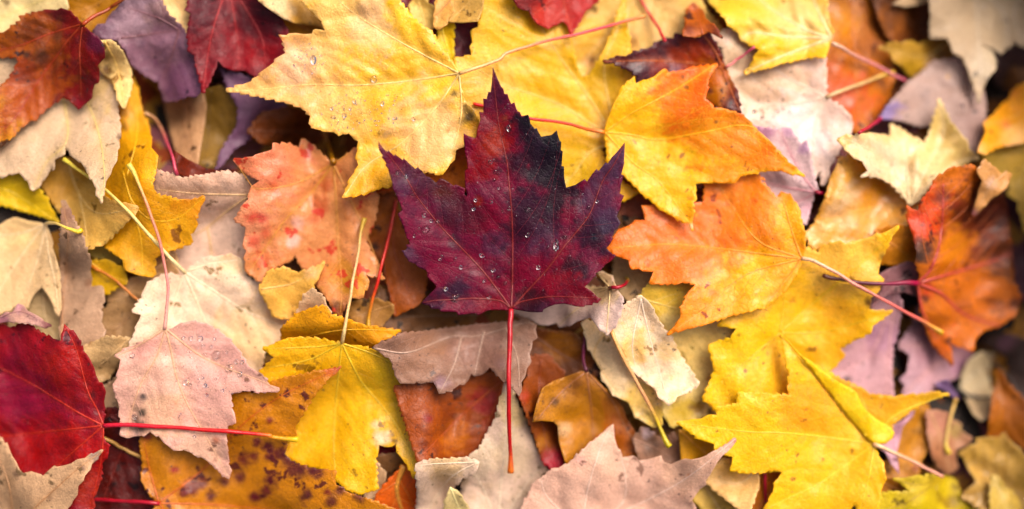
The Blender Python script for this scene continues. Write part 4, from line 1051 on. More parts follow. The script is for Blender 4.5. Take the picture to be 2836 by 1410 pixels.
leaf('yellowgreen', 'yellow green leaf with brown stains below the orange leaf', 'B3: 930,980 990,890 1010,862 1200,840 1370,840 1450,1000 C3: 1640,40 1640,200 1560,420 1520,600 1420,625 1300,660 1180,700 1120,620 1000,500 980,300 B3: 900,1180', '#ffe6a0', 'B3: 960,965 1060,1150 C3: 1180,200 1310,400 | B3: 960,965 1150,1020 1400,1080', vein='#d8b868', dark='#e0b458', mott=.2, blobs='B3: 1150,920,150,#dcb850,.8 C3: 1350,120,130,#ecca84,.7 1300,570,70,#d8b828,.8 1410,500,40,#2c1810,.95 1450,590,26,#2c1c10,.9 1310,560,26,#7a4830,.8 1440,350,24,#9a6028,.8 1380,560,50,#9a6a24,.7 1200,640,70,#c8a838,.7', wet=.4)
leaf('leafunder', 'golden yellow and peach leaf with points to the right, under the orange leaf', 'B4: 300,560 460,640 480,600 560,570 622,553 652,577 720,560 770,545 830,530 900,510 960,485 1036,444 985,530 942,620 935,650 918,672 900,730 888,790 925,845 880,930 832,965 825,1042 880,1050 996,1052 970,1080 930,1100 850,1160 842,1202 750,1252 C4: 700,95 618,145 652,182 600,250 545,302 480,350 200,520 0,640 C3: 1700,640 1500,590 1400,500 1480,300 1440,112 1500,90 1600,70 1640,0 B3: 1500,1160 1700,900 B4: 60,700',
     '#f8c44e', 'B4: 190,1208 460,970 800,690 1032,448 | 190,1208 220,950 240,700 | 190,1210 500,1200 800,1120 990,1056 | 190,1210 C3: 1700,240 1500,400 | B4: 190,1210 C4: 300,200 560,290', vein='#d8b84a', dark='#d8982c', mott=.25, blobs='B4: 650,750,230,#f0bf6c,.85 450,560,90,#ecb860,.7 C3: 1650,150,160,#f2c82c,.8 1650,420,160,#f4c62c,.8 B4: 300,1050,150,#efbb34,.7 650,1100,130,#eeb23c,.7 C4: 100,350,170,#f2be5c,.8 500,200,100,#f0b034,.7 B4: 825,1000,26,#4a2414,.9 920,660,16,#3a1c10,.9 280,980,18,#9a5a1c,.7 C3: 1650,48,14,#4a3018,.9', step=9, wet=.35, rough=.42)
stem('orangespotted', 'B4: 1165,857 1080,855 1000,860 900,858 720,848 620,832 540,818 495,802', ['#9c2846', '#7a1c3c', '#5a1630', '#4c1628', '#5a3020'], 6, 4.6, 6.5)
# ---- below the purple leaf, right
leaf('rustunder', 'rust leaf with wine red patches under the taupe leaf, bottom centre', 'C2: 1000,420 1100,380 1300,330 1500,300 1800,320 1800,420 1752,530 1722,620 1738,712 1650,765 1602,862 1530,925 1440,915 1300,922 1170,952 1120,800', '#964e22', 'C2: 1790,350 1500,600 1200,900 | 1790,350 1700,600 1560,880', vein='#b0562c', dark='#5a2412', mott=.6, blobs='C2: 1660,520,80,#982838,.7 1240,640,40,#7a2428,.8 1440,620,30,#3a1c18,.8 1450,760,80,#c87a34,.6 1220,840,40,#5a2418,.7 1680,680,60,#982a24,.6', wet=.2, rough=.48, speck=.8, spots=.3)
leaf('palebottom', 'pale cream leaf point under the end of the red stem, bottom edge', 'C2: 1788,385 1765,470 1742,540 1722,640 1662,745 1602,862 1535,895 1520,950 1560,1010 1480,1090 1480,1200 1540,1290 1560,1440 C3: 300,1440 420,1200 330,1030 300,1000 270,960 240,900 215,840 200,800 160,700 130,620 100,560 50,420 20,370',
     '#dcc4b0', 'C2: 1740,1420 1760,1100 1790,800 1800,420 | 1740,1420 1640,1150 1550,990 | C2: 1740,1420 C3: 150,1100 270,970', vein='#ecdfc4', dark='#b89c70', mott=.25, blobs='C2: 1880,560,120,#dcc088,.7 1650,900,110,#d4c4a8,.6 C3: 60,900,110,#dcc8a8,.6 C2: 1490,1070,50,#6a5838,.7 1485,1140,24,#5a4c48,.7')
leaf('paletan', 'pale tan leaf at the bottom edge left of the cream leaf point', 'C2: 1155,960 1200,940 1290,928 1400,925 1500,915 1610,945 1580,1020 1490,1060 1440,1110 1400,1170 1380,1440 1150,1440 1165,1200', '#e0c8b2', 'C2: 1600,950 1400,1060 1250,1280 | 1600,950 1300,960 1170,975', vein='#e8d8bc', dark='#b09068', mott=.25, blobs='C2: 1380,950,110,#cfae7c,.7 1480,935,24,#4a3430,.8')
leaf('yellowbottom', 'small pale yellow leaf scrap at the bottom edge beside the cream leaf', 'C2: 1400,1125 1450,1150 1490,1210 1530,1260 1560,1440 1340,1440 1360,1250', '#f0dca4', mott=.2, dark='#d8b060', sec=False)
leaf('rustback', 'dark rust leaf behind the folded brown leaf, bottom centre right', 'C3: 90,470 160,330 150,200 300,180 420,320 300,600 380,700 420,900 400,990 330,1010 260,940 220,800 160,640', '#88481e', 'C3: 250,220 240,500 300,900', dark='#4a1c10', mott=.45, vein='#7a3a1c', blobs='C3: 130,480,60,#a84434,.7 350,950,90,#a41c38,.95 270,800,60,#b8803c,.6', wet=.3)
leaf('brownfold', 'folded orange brown leaf hanging on a thin purple stem, bottom centre right', 'C3: 575,305 540,300 440,340 340,372 260,425 225,520 205,600 190,665 260,655 345,662 372,690 380,800 420,940 450,1000 700,1000 860,960 960,920 990,805 930,750 895,690 860,640 830,560 800,510 760,470 700,420 640,350',
     '#b47c3c', 'C3: 575,305 600,500 625,750 640,950 | 575,305 450,400 330,520 230,640 | 575,305 750,500 850,700 960,880', vein='#8a5a48', dark='#6a3a18', mott=.55, speck=.8, blobs='C3: 880,780,110,#b8641c,.8 780,560,90,#8a4a1c,.7 500,400,30,#2a3020,.8 345,520,26,#3a2818,.9 420,720,60,#e0c098,.7 640,400,110,#a87038,.6 950,800,40,#d8b0a0,.7', wave=10, cup=14, wet=.5, tooth=0)
stem('brownfold', 'C3: 575,305 560,250 553,180 558,90 575,0 B3: 590,1130', ['#5e3040', '#74304c', '#7a3450', '#6a2c40'], 4.2, 3.8, 4)
leaf('slimgrey', 'grey brown leaf scrap under the green tipped stalk, lower right of centre', 'C3: 900,780 980,700 1110,780 1200,740 1240,860 1240,960 1100,1000 950,940', '#8f6c58', dark='#3a2820', mott=.45, blobs='C3: 1000,740,40,#c8b4b8,.7 1040,840,60,#3a302c,.6')
leaf('yellowlow', 'dull golden leaf between the pink leaf tip and the bright yellow leaf', 'C3: 1230,720 1300,720 1400,780 1500,840 1620,900 1560,1000 1400,1000 1250,960 1240,850', '#cf9a3c', dark='#8a5c20', mott=.3, tooth=0)
leaf('creamlow', 'cream leaf with jagged left side below the pale mauve leaf', 'B3: 540,1130 570,1110 640,1140 900,1000 C3: 1000,100 1100,400 1110,560 1110,690 1060,702 990,670 940,640 900,580 870,522 820,500 780,482 735,430 705,385 672,312 690,290 640,225 602,160 575,80',
     '#ffe4b8', 'C3: 740,0 640,130 650,250 800,460 | 740,0 900,300 1080,690', vein='#e0b878', dark='#c89c54', mott=.22, blobs='C3: 960,480,100,#e4bc58,.7 1060,640,70,#dcbc3c,.8 640,80,60,#e8d8b8,.6', wet=.5, rough=.4, gain=1.1)
leaf('palewhite', 'whitish peach leaf with wet sheen beside the orange green tipped stalk', 'B3: 860,1000 965,945 1010,985 1060,1070 1120,1180 C3: 1190,80 1240,190 1310,290 1372,400 1300,450 1220,482 1205,520 1158,552 1120,515 1080,490 1070,450 1050,420 1000,390 958,345 900,300 800,100 720,40 700,0', '#ffe6c4', 'B3: 960,965 1000,1150 C3: 1060,200 1160,540 | B3: 960,965 C3: 900,120 940,330', vein='#f4e4d0', dark='#e0b078', mott=.22, blobs='C3: 900,130,90,#f6c878,.8 1150,150,70,#f4cf90,.6 1100,300,14,#4a3c28,.9 1180,350,24,#e0b060,.6 1200,500,60,#e8d090,.6', wet=.7, rough=.36, spec=.35, wave=12, cup=14)
stem('palewhite', 'C3: 745,15 790,110 850,230 920,360 1000,510 1060,620 1100,710 1140,800 1165,835', ['#e8b078', '#eab47c', '#ecb888', '#ecae84', '#d0b438', '#c8b830'], 5.2, 5, 8)
leaf('palemauve', 'pale mauve leaf with yellow veins and a hooked red stalk, below the purple leaf', 'B3: 742,890 640,770 690,770 720,790 760,800 775,850 800,910 835,955 825,1040 800,1110 760,1180 722,1232 690,1200 640,1150 600,1100 560,1110 500,1130 440,1160 380,1172 362,1138 300,1155 240,1150 160,1100 40,1060 0,980 300,900 560,880', '#dec6bc', 'B3: 742,890 735,1000 715,1210 | 742,890 600,960 380,1150 | 742,890 690,830 660,785 | 742,890 450,920 100,1030', vein='#d8bc78', dark='#b08e8c', mott=.22, blobs='B3: 680,880,90,#e0c08c,.8 200,1090,120,#ccb4aa,.6')
stem('palemauve', 'B3: 742,888 790,886 830,872 855,855 866,838 858,820', ['#9c2038', '#a01c34', '#8a1a2c', '#e0d060'], 4.2, 3.6, 5.5)
leaf('orange', 'orange leaf fading to yellow with a long pink stem, right of the purple leaf', 'B4: 350,682 370,590 365,480 340,400 332,330 290,270 245,222 198,203 165,247 100,170 0,90 B3: 1850,130 1780,70 1640,60 1420,80 1405,280 1345,282 1240,330 1060,290 1015,305 962,303 980,350 990,410 900,428 870,450 788,490 760,530 718,612 780,662 830,680 872,692 880,742 950,755 1050,775 1035,810 1018,852 1090,862 1180,860 1260,850 1352,862 1290,932 1240,1042 1242,1100 1200,1160 1145,1228 1210,1200 1290,1180 1450,1140 1620,1080 1720,1060 1800,1030 1860,1050 B4: 0,1045 50,1028 80,1040 160,970 240,900 270,850 300,800 342,720',
     '#e88c20', 'B4: 345,682 0,640 B3: 1500,610 1150,580 740,608 | B4: 345,682 B3: 1800,560 1600,300 1500,120 | B4: 345,682 B3: 1700,800 1400,1050 1160,1215 | B4: 345,682 280,500 200,230 | B4: 345,682 260,800 90,1020', vein='#eea854', dark='#d8641c', mott=.35, speck=.12, blobs='B3: 950,520,200,#dc7418,.8 1350,420,200,#e0761a,.7 1200,640,160,#e07a18,.7 1800,950,200,#f4bc14,1 1550,1000,170,#f2a81c,.9 1300,1080,100,#ea962c,.7 B4: 290,400,130,#f4b418,1 200,850,220,#f6c018,1 B3: 1700,250,160,#e88c28,.7 1590,285,18,#1c1410,1 1590,285,36,#a84818,.7 1770,270,20,#c85c1c,.8 1010,720,18,#b8541c,.8 1480,930,40,#d86830,.6 B4: 335,597,8,#1c1410,1 325,725,16,#2c2c1c,.95', wet=.4, rough=.42, step=9, gap=54)
stem('orange', 'B4: 345,682 420,695 520,745 620,800 700,850 780,895 900,965 1050,1045 1200,1122 1280,1170 1345,1210', ['#f0c8a0', '#eab098', '#e09484', '#dc7c74', '#d87068', '#dcb450'], 5, 4.6, 7)
leaf('darkspotted', 'dark wine red leaf with rust centre and black spots above the yellow orange leaf', 'A3: 688,436 770,408 850,400 900,375 1000,345 1045,325 1050,298 1085,290 1120,275 1190,270 1192,243 1260,245 1330,262 1380,265 1398,232 1442,223 1482,290 1530,380 1562,480 1600,560 1650,660 1672,806 1600,780 1440,740 1300,720 1100,640 1000,640 920,590 932,540 862,492 770,450',
     '#7a2616', 'A3: 1540,480 1350,450 1050,430 700,437 | 1540,480 1600,640 1665,790 | 1540,480 1480,350 1400,240', vein='#c87038', dark='#2c0c14', mott=.55, spots=.4, spotcol='#2a0a14', blobs='A3: 800,430,110,#3a0f1c,.95 950,500,90,#3a0f20,.95 1100,310,90,#420f1c,.9 1000,380,70,#4a1418,.8 1250,270,90,#3c0e1e,.9 1430,280,80,#4a1428,.9 1300,400,110,#b04a1c,.8 1480,600,120,#c88038,.9 1450,520,80,#c8702c,.8 1640,740,70,#4a1020,.95 1210,480,50,#8a8090,.5 1450,650,30,#5a2034,.7', wet=.6, rough=.36)
leaf('rusttip', 'rust brown leaf tip with black spots standing above the dark wine red leaf', 'A3: 1275,150 1282,60 1340,18 1385,60 1420,132 1500,192 1538,275 1480,245 1440,225 1398,250 1330,262 1255,245', '#b8651c', 'A3: 1400,250 1370,120 1340,30', vein='#a05018', dark='#4a1c10', mott=.45, spots=.5, spotcol='#2c0c10', blobs='A3: 1500,230,50,#5a1818,.8 1300,210,50,#5a1c18,.7', amp=4)
stem('rusttip', 'A3: 1130,290 1080,190 1020,90 960,0 930,-60', ['#c0303c', '#d03848', '#d43c4c'], 4, 3.8, 4, zs=60)
stem('darkspotted', 'A3: 1560,482 1620,440 1700,385 1770,332', ['#d88878', '#d8707c', '#cc5c70'], 3.6, 3.4, 4)
stem('mauvegrey', 'A4: 905,838 850,880 800,915 745,945', ['#a83050', '#b02c44', '#b83440'], 4.2, 4, 4.5)
leaf('yelloworange', 'bright yellow leaf turning orange on its right lobes, right of the purple leaf point', 'A3: 705,932 720,860 742,800 800,692 808,640 880,570 915,538 925,592 1000,565 1060,540 1140,488 1160,512 1260,500 1300,480 1400,470 1505,453 1470,510 1440,562 1432,650 1420,700 1480,765 1550,770 1640,800 1700,830 1755,888 A4: 60,955 130,1020 200,1090 250,1150 320,1205 B4: 370,102 300,85 200,60 100,62 0,75 A3: 1800,1222 1670,1250 B3: 1665,105 1640,140 1560,145 1480,143 1410,145 1350,152 1352,270 1330,282 1336,360 1325,420 1322,488 1302,465 1300,432 1270,430 1200,390 1150,365 1110,340 1055,292 970,222 840,92 A3: 780,1240 722,1150 712,1000',
     '#fcc808', 'A3: 705,935 880,955 1100,990 1400,940 1750,900 A4: 250,1160 | A3: 705,935 900,800 1200,640 1480,462 | A3: 705,935 900,1150 B3: 1100,150 1310,440 | A3: 705,935 760,750 905,560', vein='#f4b84c', dark='#ea9414', mott=.25, speck=.1, blobs='A3: 1350,600,200,#ee7a08,1 1500,830,220,#ee6c06,1 1300,780,150,#f08008,.9 1500,960,150,#f4a04c,.9 1750,960,130,#f49a58,.8 1850,1080,130,#f4a01c,.7 A4: 0,1050,120,#f29420,.9 130,1060,60,#ec6a2c,.8 200,1150,90,#f09018,.8 B3: 1550,80,90,#f09430,.7 1270,420,80,#f6ac50,.8 1320,450,30,#f6d8c0,.8 A3: 1255,550,26,#1c1410,.95 1265,600,12,#1c1410,.9 1215,652,10,#3a1a10,.95 1495,865,16,#1c1c14,.95 1140,830,50,#f08c20,.6 1240,640,80,#f08a18,.7', wet=.45, rough=.4, step=9, wave=8, trans=.22)
stem('yelloworange', 'A3: 705,935 600,915 450,882 320,858 175,838 0,800 A2: 1680,760 1560,733', ['#ee9050', '#e65038', '#de3434', '#d82c30', '#d03030'], 4.6, 4.2, 5)
# ---- bottom right
leaf('goldbrown', 'golden brown spotted leaf behind the stem of the bright yellow leaf, lower right', 'C4: 1130,560 1240,530 1255,640 1240,860 1195,930 1180,1040 1100,1080 960,1100 900,1000 980,880 1040,700', '#b8802a', 'C4: 1200,560 1140,800 1020,1060', vein='#c08c3c', dark='#6a4018', mott=.4, blobs='C4: 1165,730,30,#4a2c1c,.8 950,1010,20,#2c1810,.9 1150,990,30,#7a2a20,.8')
leaf('pinkgreen', 'pinkish green leaf in the shade behind the thin yellow stem, lower right', 'C4: 1230,580 1290,575 1385,602 1400,640 1482,692 1470,720 1552,782 1500,840 1440,860 1445,1000 1402,1035 1320,1000 1265,900 1240,760', '#b98d70', 'C4: 1260,600 1330,780 1400,1020', vein='#c8a078', dark='#7a4a3c', mott=.4, blobs='C4: 1290,660,70,#c08878,.7 1440,720,60,#a8945c,.7 1340,900,90,#a87050,.7')
stem('pinkgreen', 'C4: 1440,500 1410,590 1385,690 1372,780 1372,840 1392,888', ['#d8b068', '#e0bc78', '#e4c888', '#e0c860'], 4, 3.8, 7)
leaf('pinksliver', 'narrow pink leaf sliver between the bright yellow leaf and the golden brown leaf', 'C4: 1160,548 1110,610 1060,650 960,700 900,760 900,850 940,880 980,960 1020,1010 1040,1036 1030,950 1020,880 1045,780 1060,700 1135,620', '#cda6b4', 'C4: 1130,580 1010,760 1035,1020', vein='#c890a0', dark='#9a6c84', mott=.25, tooth=0)
leaf('orangebrownlow', 'orange brown leaf at the bottom edge behind a short dark red stem', 'C3: 1740,960 1900,960 C4: 250,1000 220,1300 0,1440 C3: 1700,1440 1740,1200', '#c87c22', dark='#8a4414', mott=.35)
leaf('beigegold', 'golden beige leaf at the bottom edge beside the pink leaf', 'C3: 1380,1060 1420,1110 1480,1150 1600,1250 1700,1290 1680,1440 1380,1440 1400,1280 1330,1220', '#d6b56c', 'C3: 1400,1090 1500,1250 1600,1420', vein='#e4cc98', dark='#a07c38', mott=.3, blobs='C3: 1500,1260,30,#7a5428,.6')
leaf('peachbottom', 'peach leaf with a wet sheen under the bright yellow leaf, bottom edge', 'C3: 1430,1070 1480,980 1540,920 1610,930 1780,1000 1800,1060 1785,1160 1740,1290 1680,1300 1600,1240 1500,1160 1420,1090', '#ebc38a', 'C3: 1780,1010 1650,1100 1450,1070', vein='#ecd0a0', dark='#cc9448', mott=.25, wet=.6, blobs='C3: 1620,960,70,#dcac4c,.7')
stem('orangebrownlow', 'C3: 1800,960 1832,1010 1845,1120 1845,1240', ['#b83848', '#a82c3c', '#a03038'], 4.2, 4, 4)
leaf('brownscrap', 'brown leaf scrap right of the bright yellow leaf at the bottom', 'C4: 860,1060 960,1060 1100,1100 1140,1180 1000,1220 880,1200', '#a8713a', dark='#5a3018', mott=.4)
leaf('yellowgreenlow', 'yellow green leaf with a dark stained fold at the bottom edge, right', 'C4: 860,1180 905,1168 1000,1158 1112,1160 1050,1100 990,1068 1080,1060 1130,1050 1175,1038 1220,1050 1282,1028 1360,1044 1422,1060 1450,1090 1462,1132 1470,1200 1500,1242 1560,1260 1620,1300 1640,1440 860,1440',
     '#cdb64e', 'C4: 1360,1046 1300,1150 1400,1240 1550,1400 | 1360,1046 1180,1110 1010,1070 | 1360,1046 1100,1230 900,1300', vein='#9a7c2c', dark='#a08428', mott=.3, blobs='C4: 1400,1240,50,#5a3418,.8 1440,1130,26,#5a3c1c,.7 1180,1080,110,#d4bc60,.7 1330,1210,30,#6a4424,.6')
leaf('goldwet', 'wet golden beige leaf in the bottom right corner', 'C4: 1458,892 1520,850 1592,812 1578,782 1630,775 1682,772 1745,775 1782,735 1812,790 1870,840 1921,900 2040,940 2040,1440 1700,1440 1640,1300 1480,1192 1520,1140 1562,1110 1582,1080 1550,1030 1530,1000 1505,930',
     '#c49f5e', 'C4: 1930,1290 1750,1100 1470,895 | 1930,1290 1720,1040 1780,750 | 1930,1290 1850,1150 1500,1190 | 1930,1290 1800,1400', vein='#8a6c44', dark='#94703a', mott=.35, wet=.8, rough=.32, blobs='C4: 1560,1180,80,#b8945c,.6 1700,1050,120,#ccaa70,.5', puff=9, wave=10)
leaf('goldenwetlobe', 'narrow golden leaf lobe covered in fine water beads, bottom right corner', 'C4: 1690,1030 1740,1050 1780,1120 1850,1170 1890,1230 1940,1440 1690,1440 1680,1250', '#cdb066', 'C4: 1700,1050 1780,1220 1860,1420', vein='#e0cc94', dark='#a8843c', mott=.3, wet=.7, rough=.35)
leaf('edgegold', 'pale gold frayed leaf at the right edge under the orange curled leaf', 'A4: 1630,1110 1690,1050 1800,1000 1990,960 B4: 1990,520 1921,485 1905,372 1880,350 1885,275 1850,262 1818,240 1825,170 1808,98 1760,95 1700,62 1672,20 A4: 1660,1180', '#dcb868', 'A4: 1990,1050 1800,1100 B4: 1700,40 | A4: 1990,1050 B4: 1880,200 1915,460', vein='#e4c880', dark='#b0843c', mott=.3, amp=7)
leaf('edgetip', 'tan pink wet leaf tip pointing down at the right edge', 'A4: 1640,1130 1700,1180 1760,1230 B4: 1840,80 1822,125 1790,192 1740,230 1685,262 1630,320 1560,382 1572,300 1590,250 1600,190 1625,130 1590,60', '#d09c68', 'B4: 1800,60 1680,180 1568,370', vein='#d8ac80', dark='#8a5634', mott=.35, wet=.9, rough=.28, blobs='B4: 1690,150,50,#e8d0c0,.7 1570,360,40,#b8688a,.8', amp=4)  # whitish blob is a highlight painted into the colour
leaf('edgeorange', 'orange curled leaf with a red mark at the right edge', 'A4: 1990,560 1921,592 1862,625 1830,650 1820,700 1785,722 1722,800 1680,830 1632,872 1650,932 1625,990 1600,1042 1588,1085 1650,1100 1720,1050 1800,1030 1921,1010 2010,990', '#e2a044', 'A4: 1990,760 1800,850 1640,880 | 1990,760 1800,980 1600,1070', vein='#ecb870', dark='#c06c20', mott=.35, wet=.6, blobs='A4: 1790,890,40,#b83040,.95 1850,660,60,#d88838,.6 1620,1060,50,#f0d0a0,.7 1700,1000,110,#e8a844,.6 1860,960,70,#ecc890,.6', cup=16)
leaf('brightyellow', 'large bright yellow leaf with one lobe folded over, bottom right', 'C4: 858,822 890,900 930,980 942,1080 920,1120 905,1172 890,1290 800,1440 720,1250 690,1290 500,1440 200,1400 72,1290 140,1162 150,1120 180,1060 205,1020 150,1010 0,1020 C3: 1840,1020 1700,1030 1588,1002 1605,960 1612,910 1540,880 1478,860 1480,820 1430,805 1380,790 1300,732 1212,668 1300,650 1390,640 1425,618 1500,612 1478,560 1560,550 1640,532 1650,450 1760,455 1880,470 C4: 0,455 100,465 255,472 250,400 238,342 262,330 232,250 215,130 193,42 260,130 340,210 545,310 630,362 700,390 795,432 832,465 920,470 1000,486 1080,475 1160,470 1280,450 1395,466 1300,490 1180,550 1110,590 1052,640 985,685 990,780',
     '#f0bc08', 'C4: 858,822 500,770 200,740 0,735 C3: 1600,720 1230,670 | C4: 858,822 500,1080 300,1180 90,1280 | C4: 858,822 680,640 490,400 200,60 | C4: 858,822 820,1050 760,1290 | C4: 858,822 1000,620 1380,466', vein='#f4d868', dark='#eaa416', mott=.25, speck=.1, blobs='C3: 1600,680,230,#f0c804,.9 1850,700,170,#f0c404,.8 C4: 420,570,170,#eaa418,.9 330,650,100,#eca01c,.6 560,720,110,#eeb420,.6 400,1150,220,#fac43c,.8 850,1100,110,#f6be40,.8 1000,560,170,#dda628,.9 1250,480,90,#c89c2c,.9 700,420,110,#d89c24,.9 765,803,14,#4a5a30,.9 C3: 1560,950,60,#f4cc10,.8', wet=.3, rough=.42, step=9, wave=6, puff=3, gap=60)
flap('brightyellow', 'folded_lobe', 'C4: 193,42 255,95 300,150 345,195 420,240 470,285 545,332 570,360 625,390 700,428 735,455 770,540 805,582 870,640 960,690 1002,732 985,782 940,818 858,822 820,790 760,730 680,640 590,520 490,400 400,280 300,160',
     '#f4d012', 'C4: 193,42 490,400 680,640 858,822', blobs='C4: 650,520,60,#ecc010,.6 580,362,12,#1c1c10,.95 900,760,100,#eecb10,.6')
stem('brightyellow', 'C4: 860,822 1000,880 1100,928 1200,980 1345,1052', ['#f2d0a8', '#ecc0a0', '#e4a890', '#dc9c84'], 5, 4.6, 5)
# ---- bottom centre
leaf('taupe', 'taupe leaf with raised veins under the stem of the purple leaf', 'C2: 840,140 930,85 B2: 940,1270 1050,1212 1200,1200 1300,1188 1600,1150 1921,1118 B3: 0,1060 100,1085 180,1128 222,1150 212,1185 225,1240 C3: 222,72 190,90 185,140 170,180 175,250 150,285 140,340 112,380 118,430 95,482 60,440 40,425 C2: 1910,440 1890,482 1862,440 1840,420 1800,380 1740,335 1680,273 1650,310 1620,330 1570,342 1552,320 1530,365 1500,400 1470,398 1420,430 1320,462 1300,410 1276,370 1190,392 1160,380 1090,392 1045,390 1015,345 990,250 960,205 890,160',
     '#9c7866', 'C2: 860,140 1100,170 1400,60 B2: 1600,1230 1921,1140 B3: 200,1150 | C2: 1480,60 1430,250 1330,450 | C2: 1640,20 1600,200 1575,330 | C2: 1800,0 1880,230 1890,470', vein='#cbb09e', dark='#8c6a60', mott=.3, blobs='C2: 1150,200,160,#a67e66,.6 1760,240,60,#94706e,.6 1340,380,60,#a08494,.7 1600,120,150,#9a7468,.6 C3: 120,150,90,#b49888,.6', gap=40, rough=.5, wet=.2, step=8, wave=9, vr=2.6, gain=.82)
leaf('pinkbottom', 'pale pink peach leaf with pale veins and a long pointed tip, bottom edge centre', 'C3: 318,1012 380,990 440,962 560,852 620,800 690,742 730,700 766,678 772,740 775,780 790,830 802,855 832,916 920,908 950,936 1010,930 1060,915 1105,903 1112,930 1125,950 1172,966 1230,940 1270,925 1320,932 1380,920 1425,903 1440,890 1500,862 1570,820 1637,778 1605,845 1570,880 1540,902 1500,950 1490,970 1470,1002 1450,1040 1420,1082 1424,1110 1380,1140 1350,1182 1322,1222 1352,1290 1250,1440 200,1440 100,1300 200,1100',
     '#dcb6a2', 'C3: 540,1440 580,1150 680,830 762,690 | 540,1440 1000,1220 1300,1050 1630,785 | 540,1440 300,1200 250,1060 | 540,1440 820,1250 850,1050 820,920', vein='#ead2c0', dark='#c89680', mott=.18, speck=.1, blobs='C3: 1580,830,60,#d8a090,.8 1625,790,22,#9a4448,.95 1525,878,7,#4a2c28,.9 550,940,30,#d898a0,.6 700,900,150,#dcb8a0,.6 1300,1000,150,#dcb498,.6 1300,1040,14,#d89060,.8', gap=60, step=9, wave=7, vr=2.8)

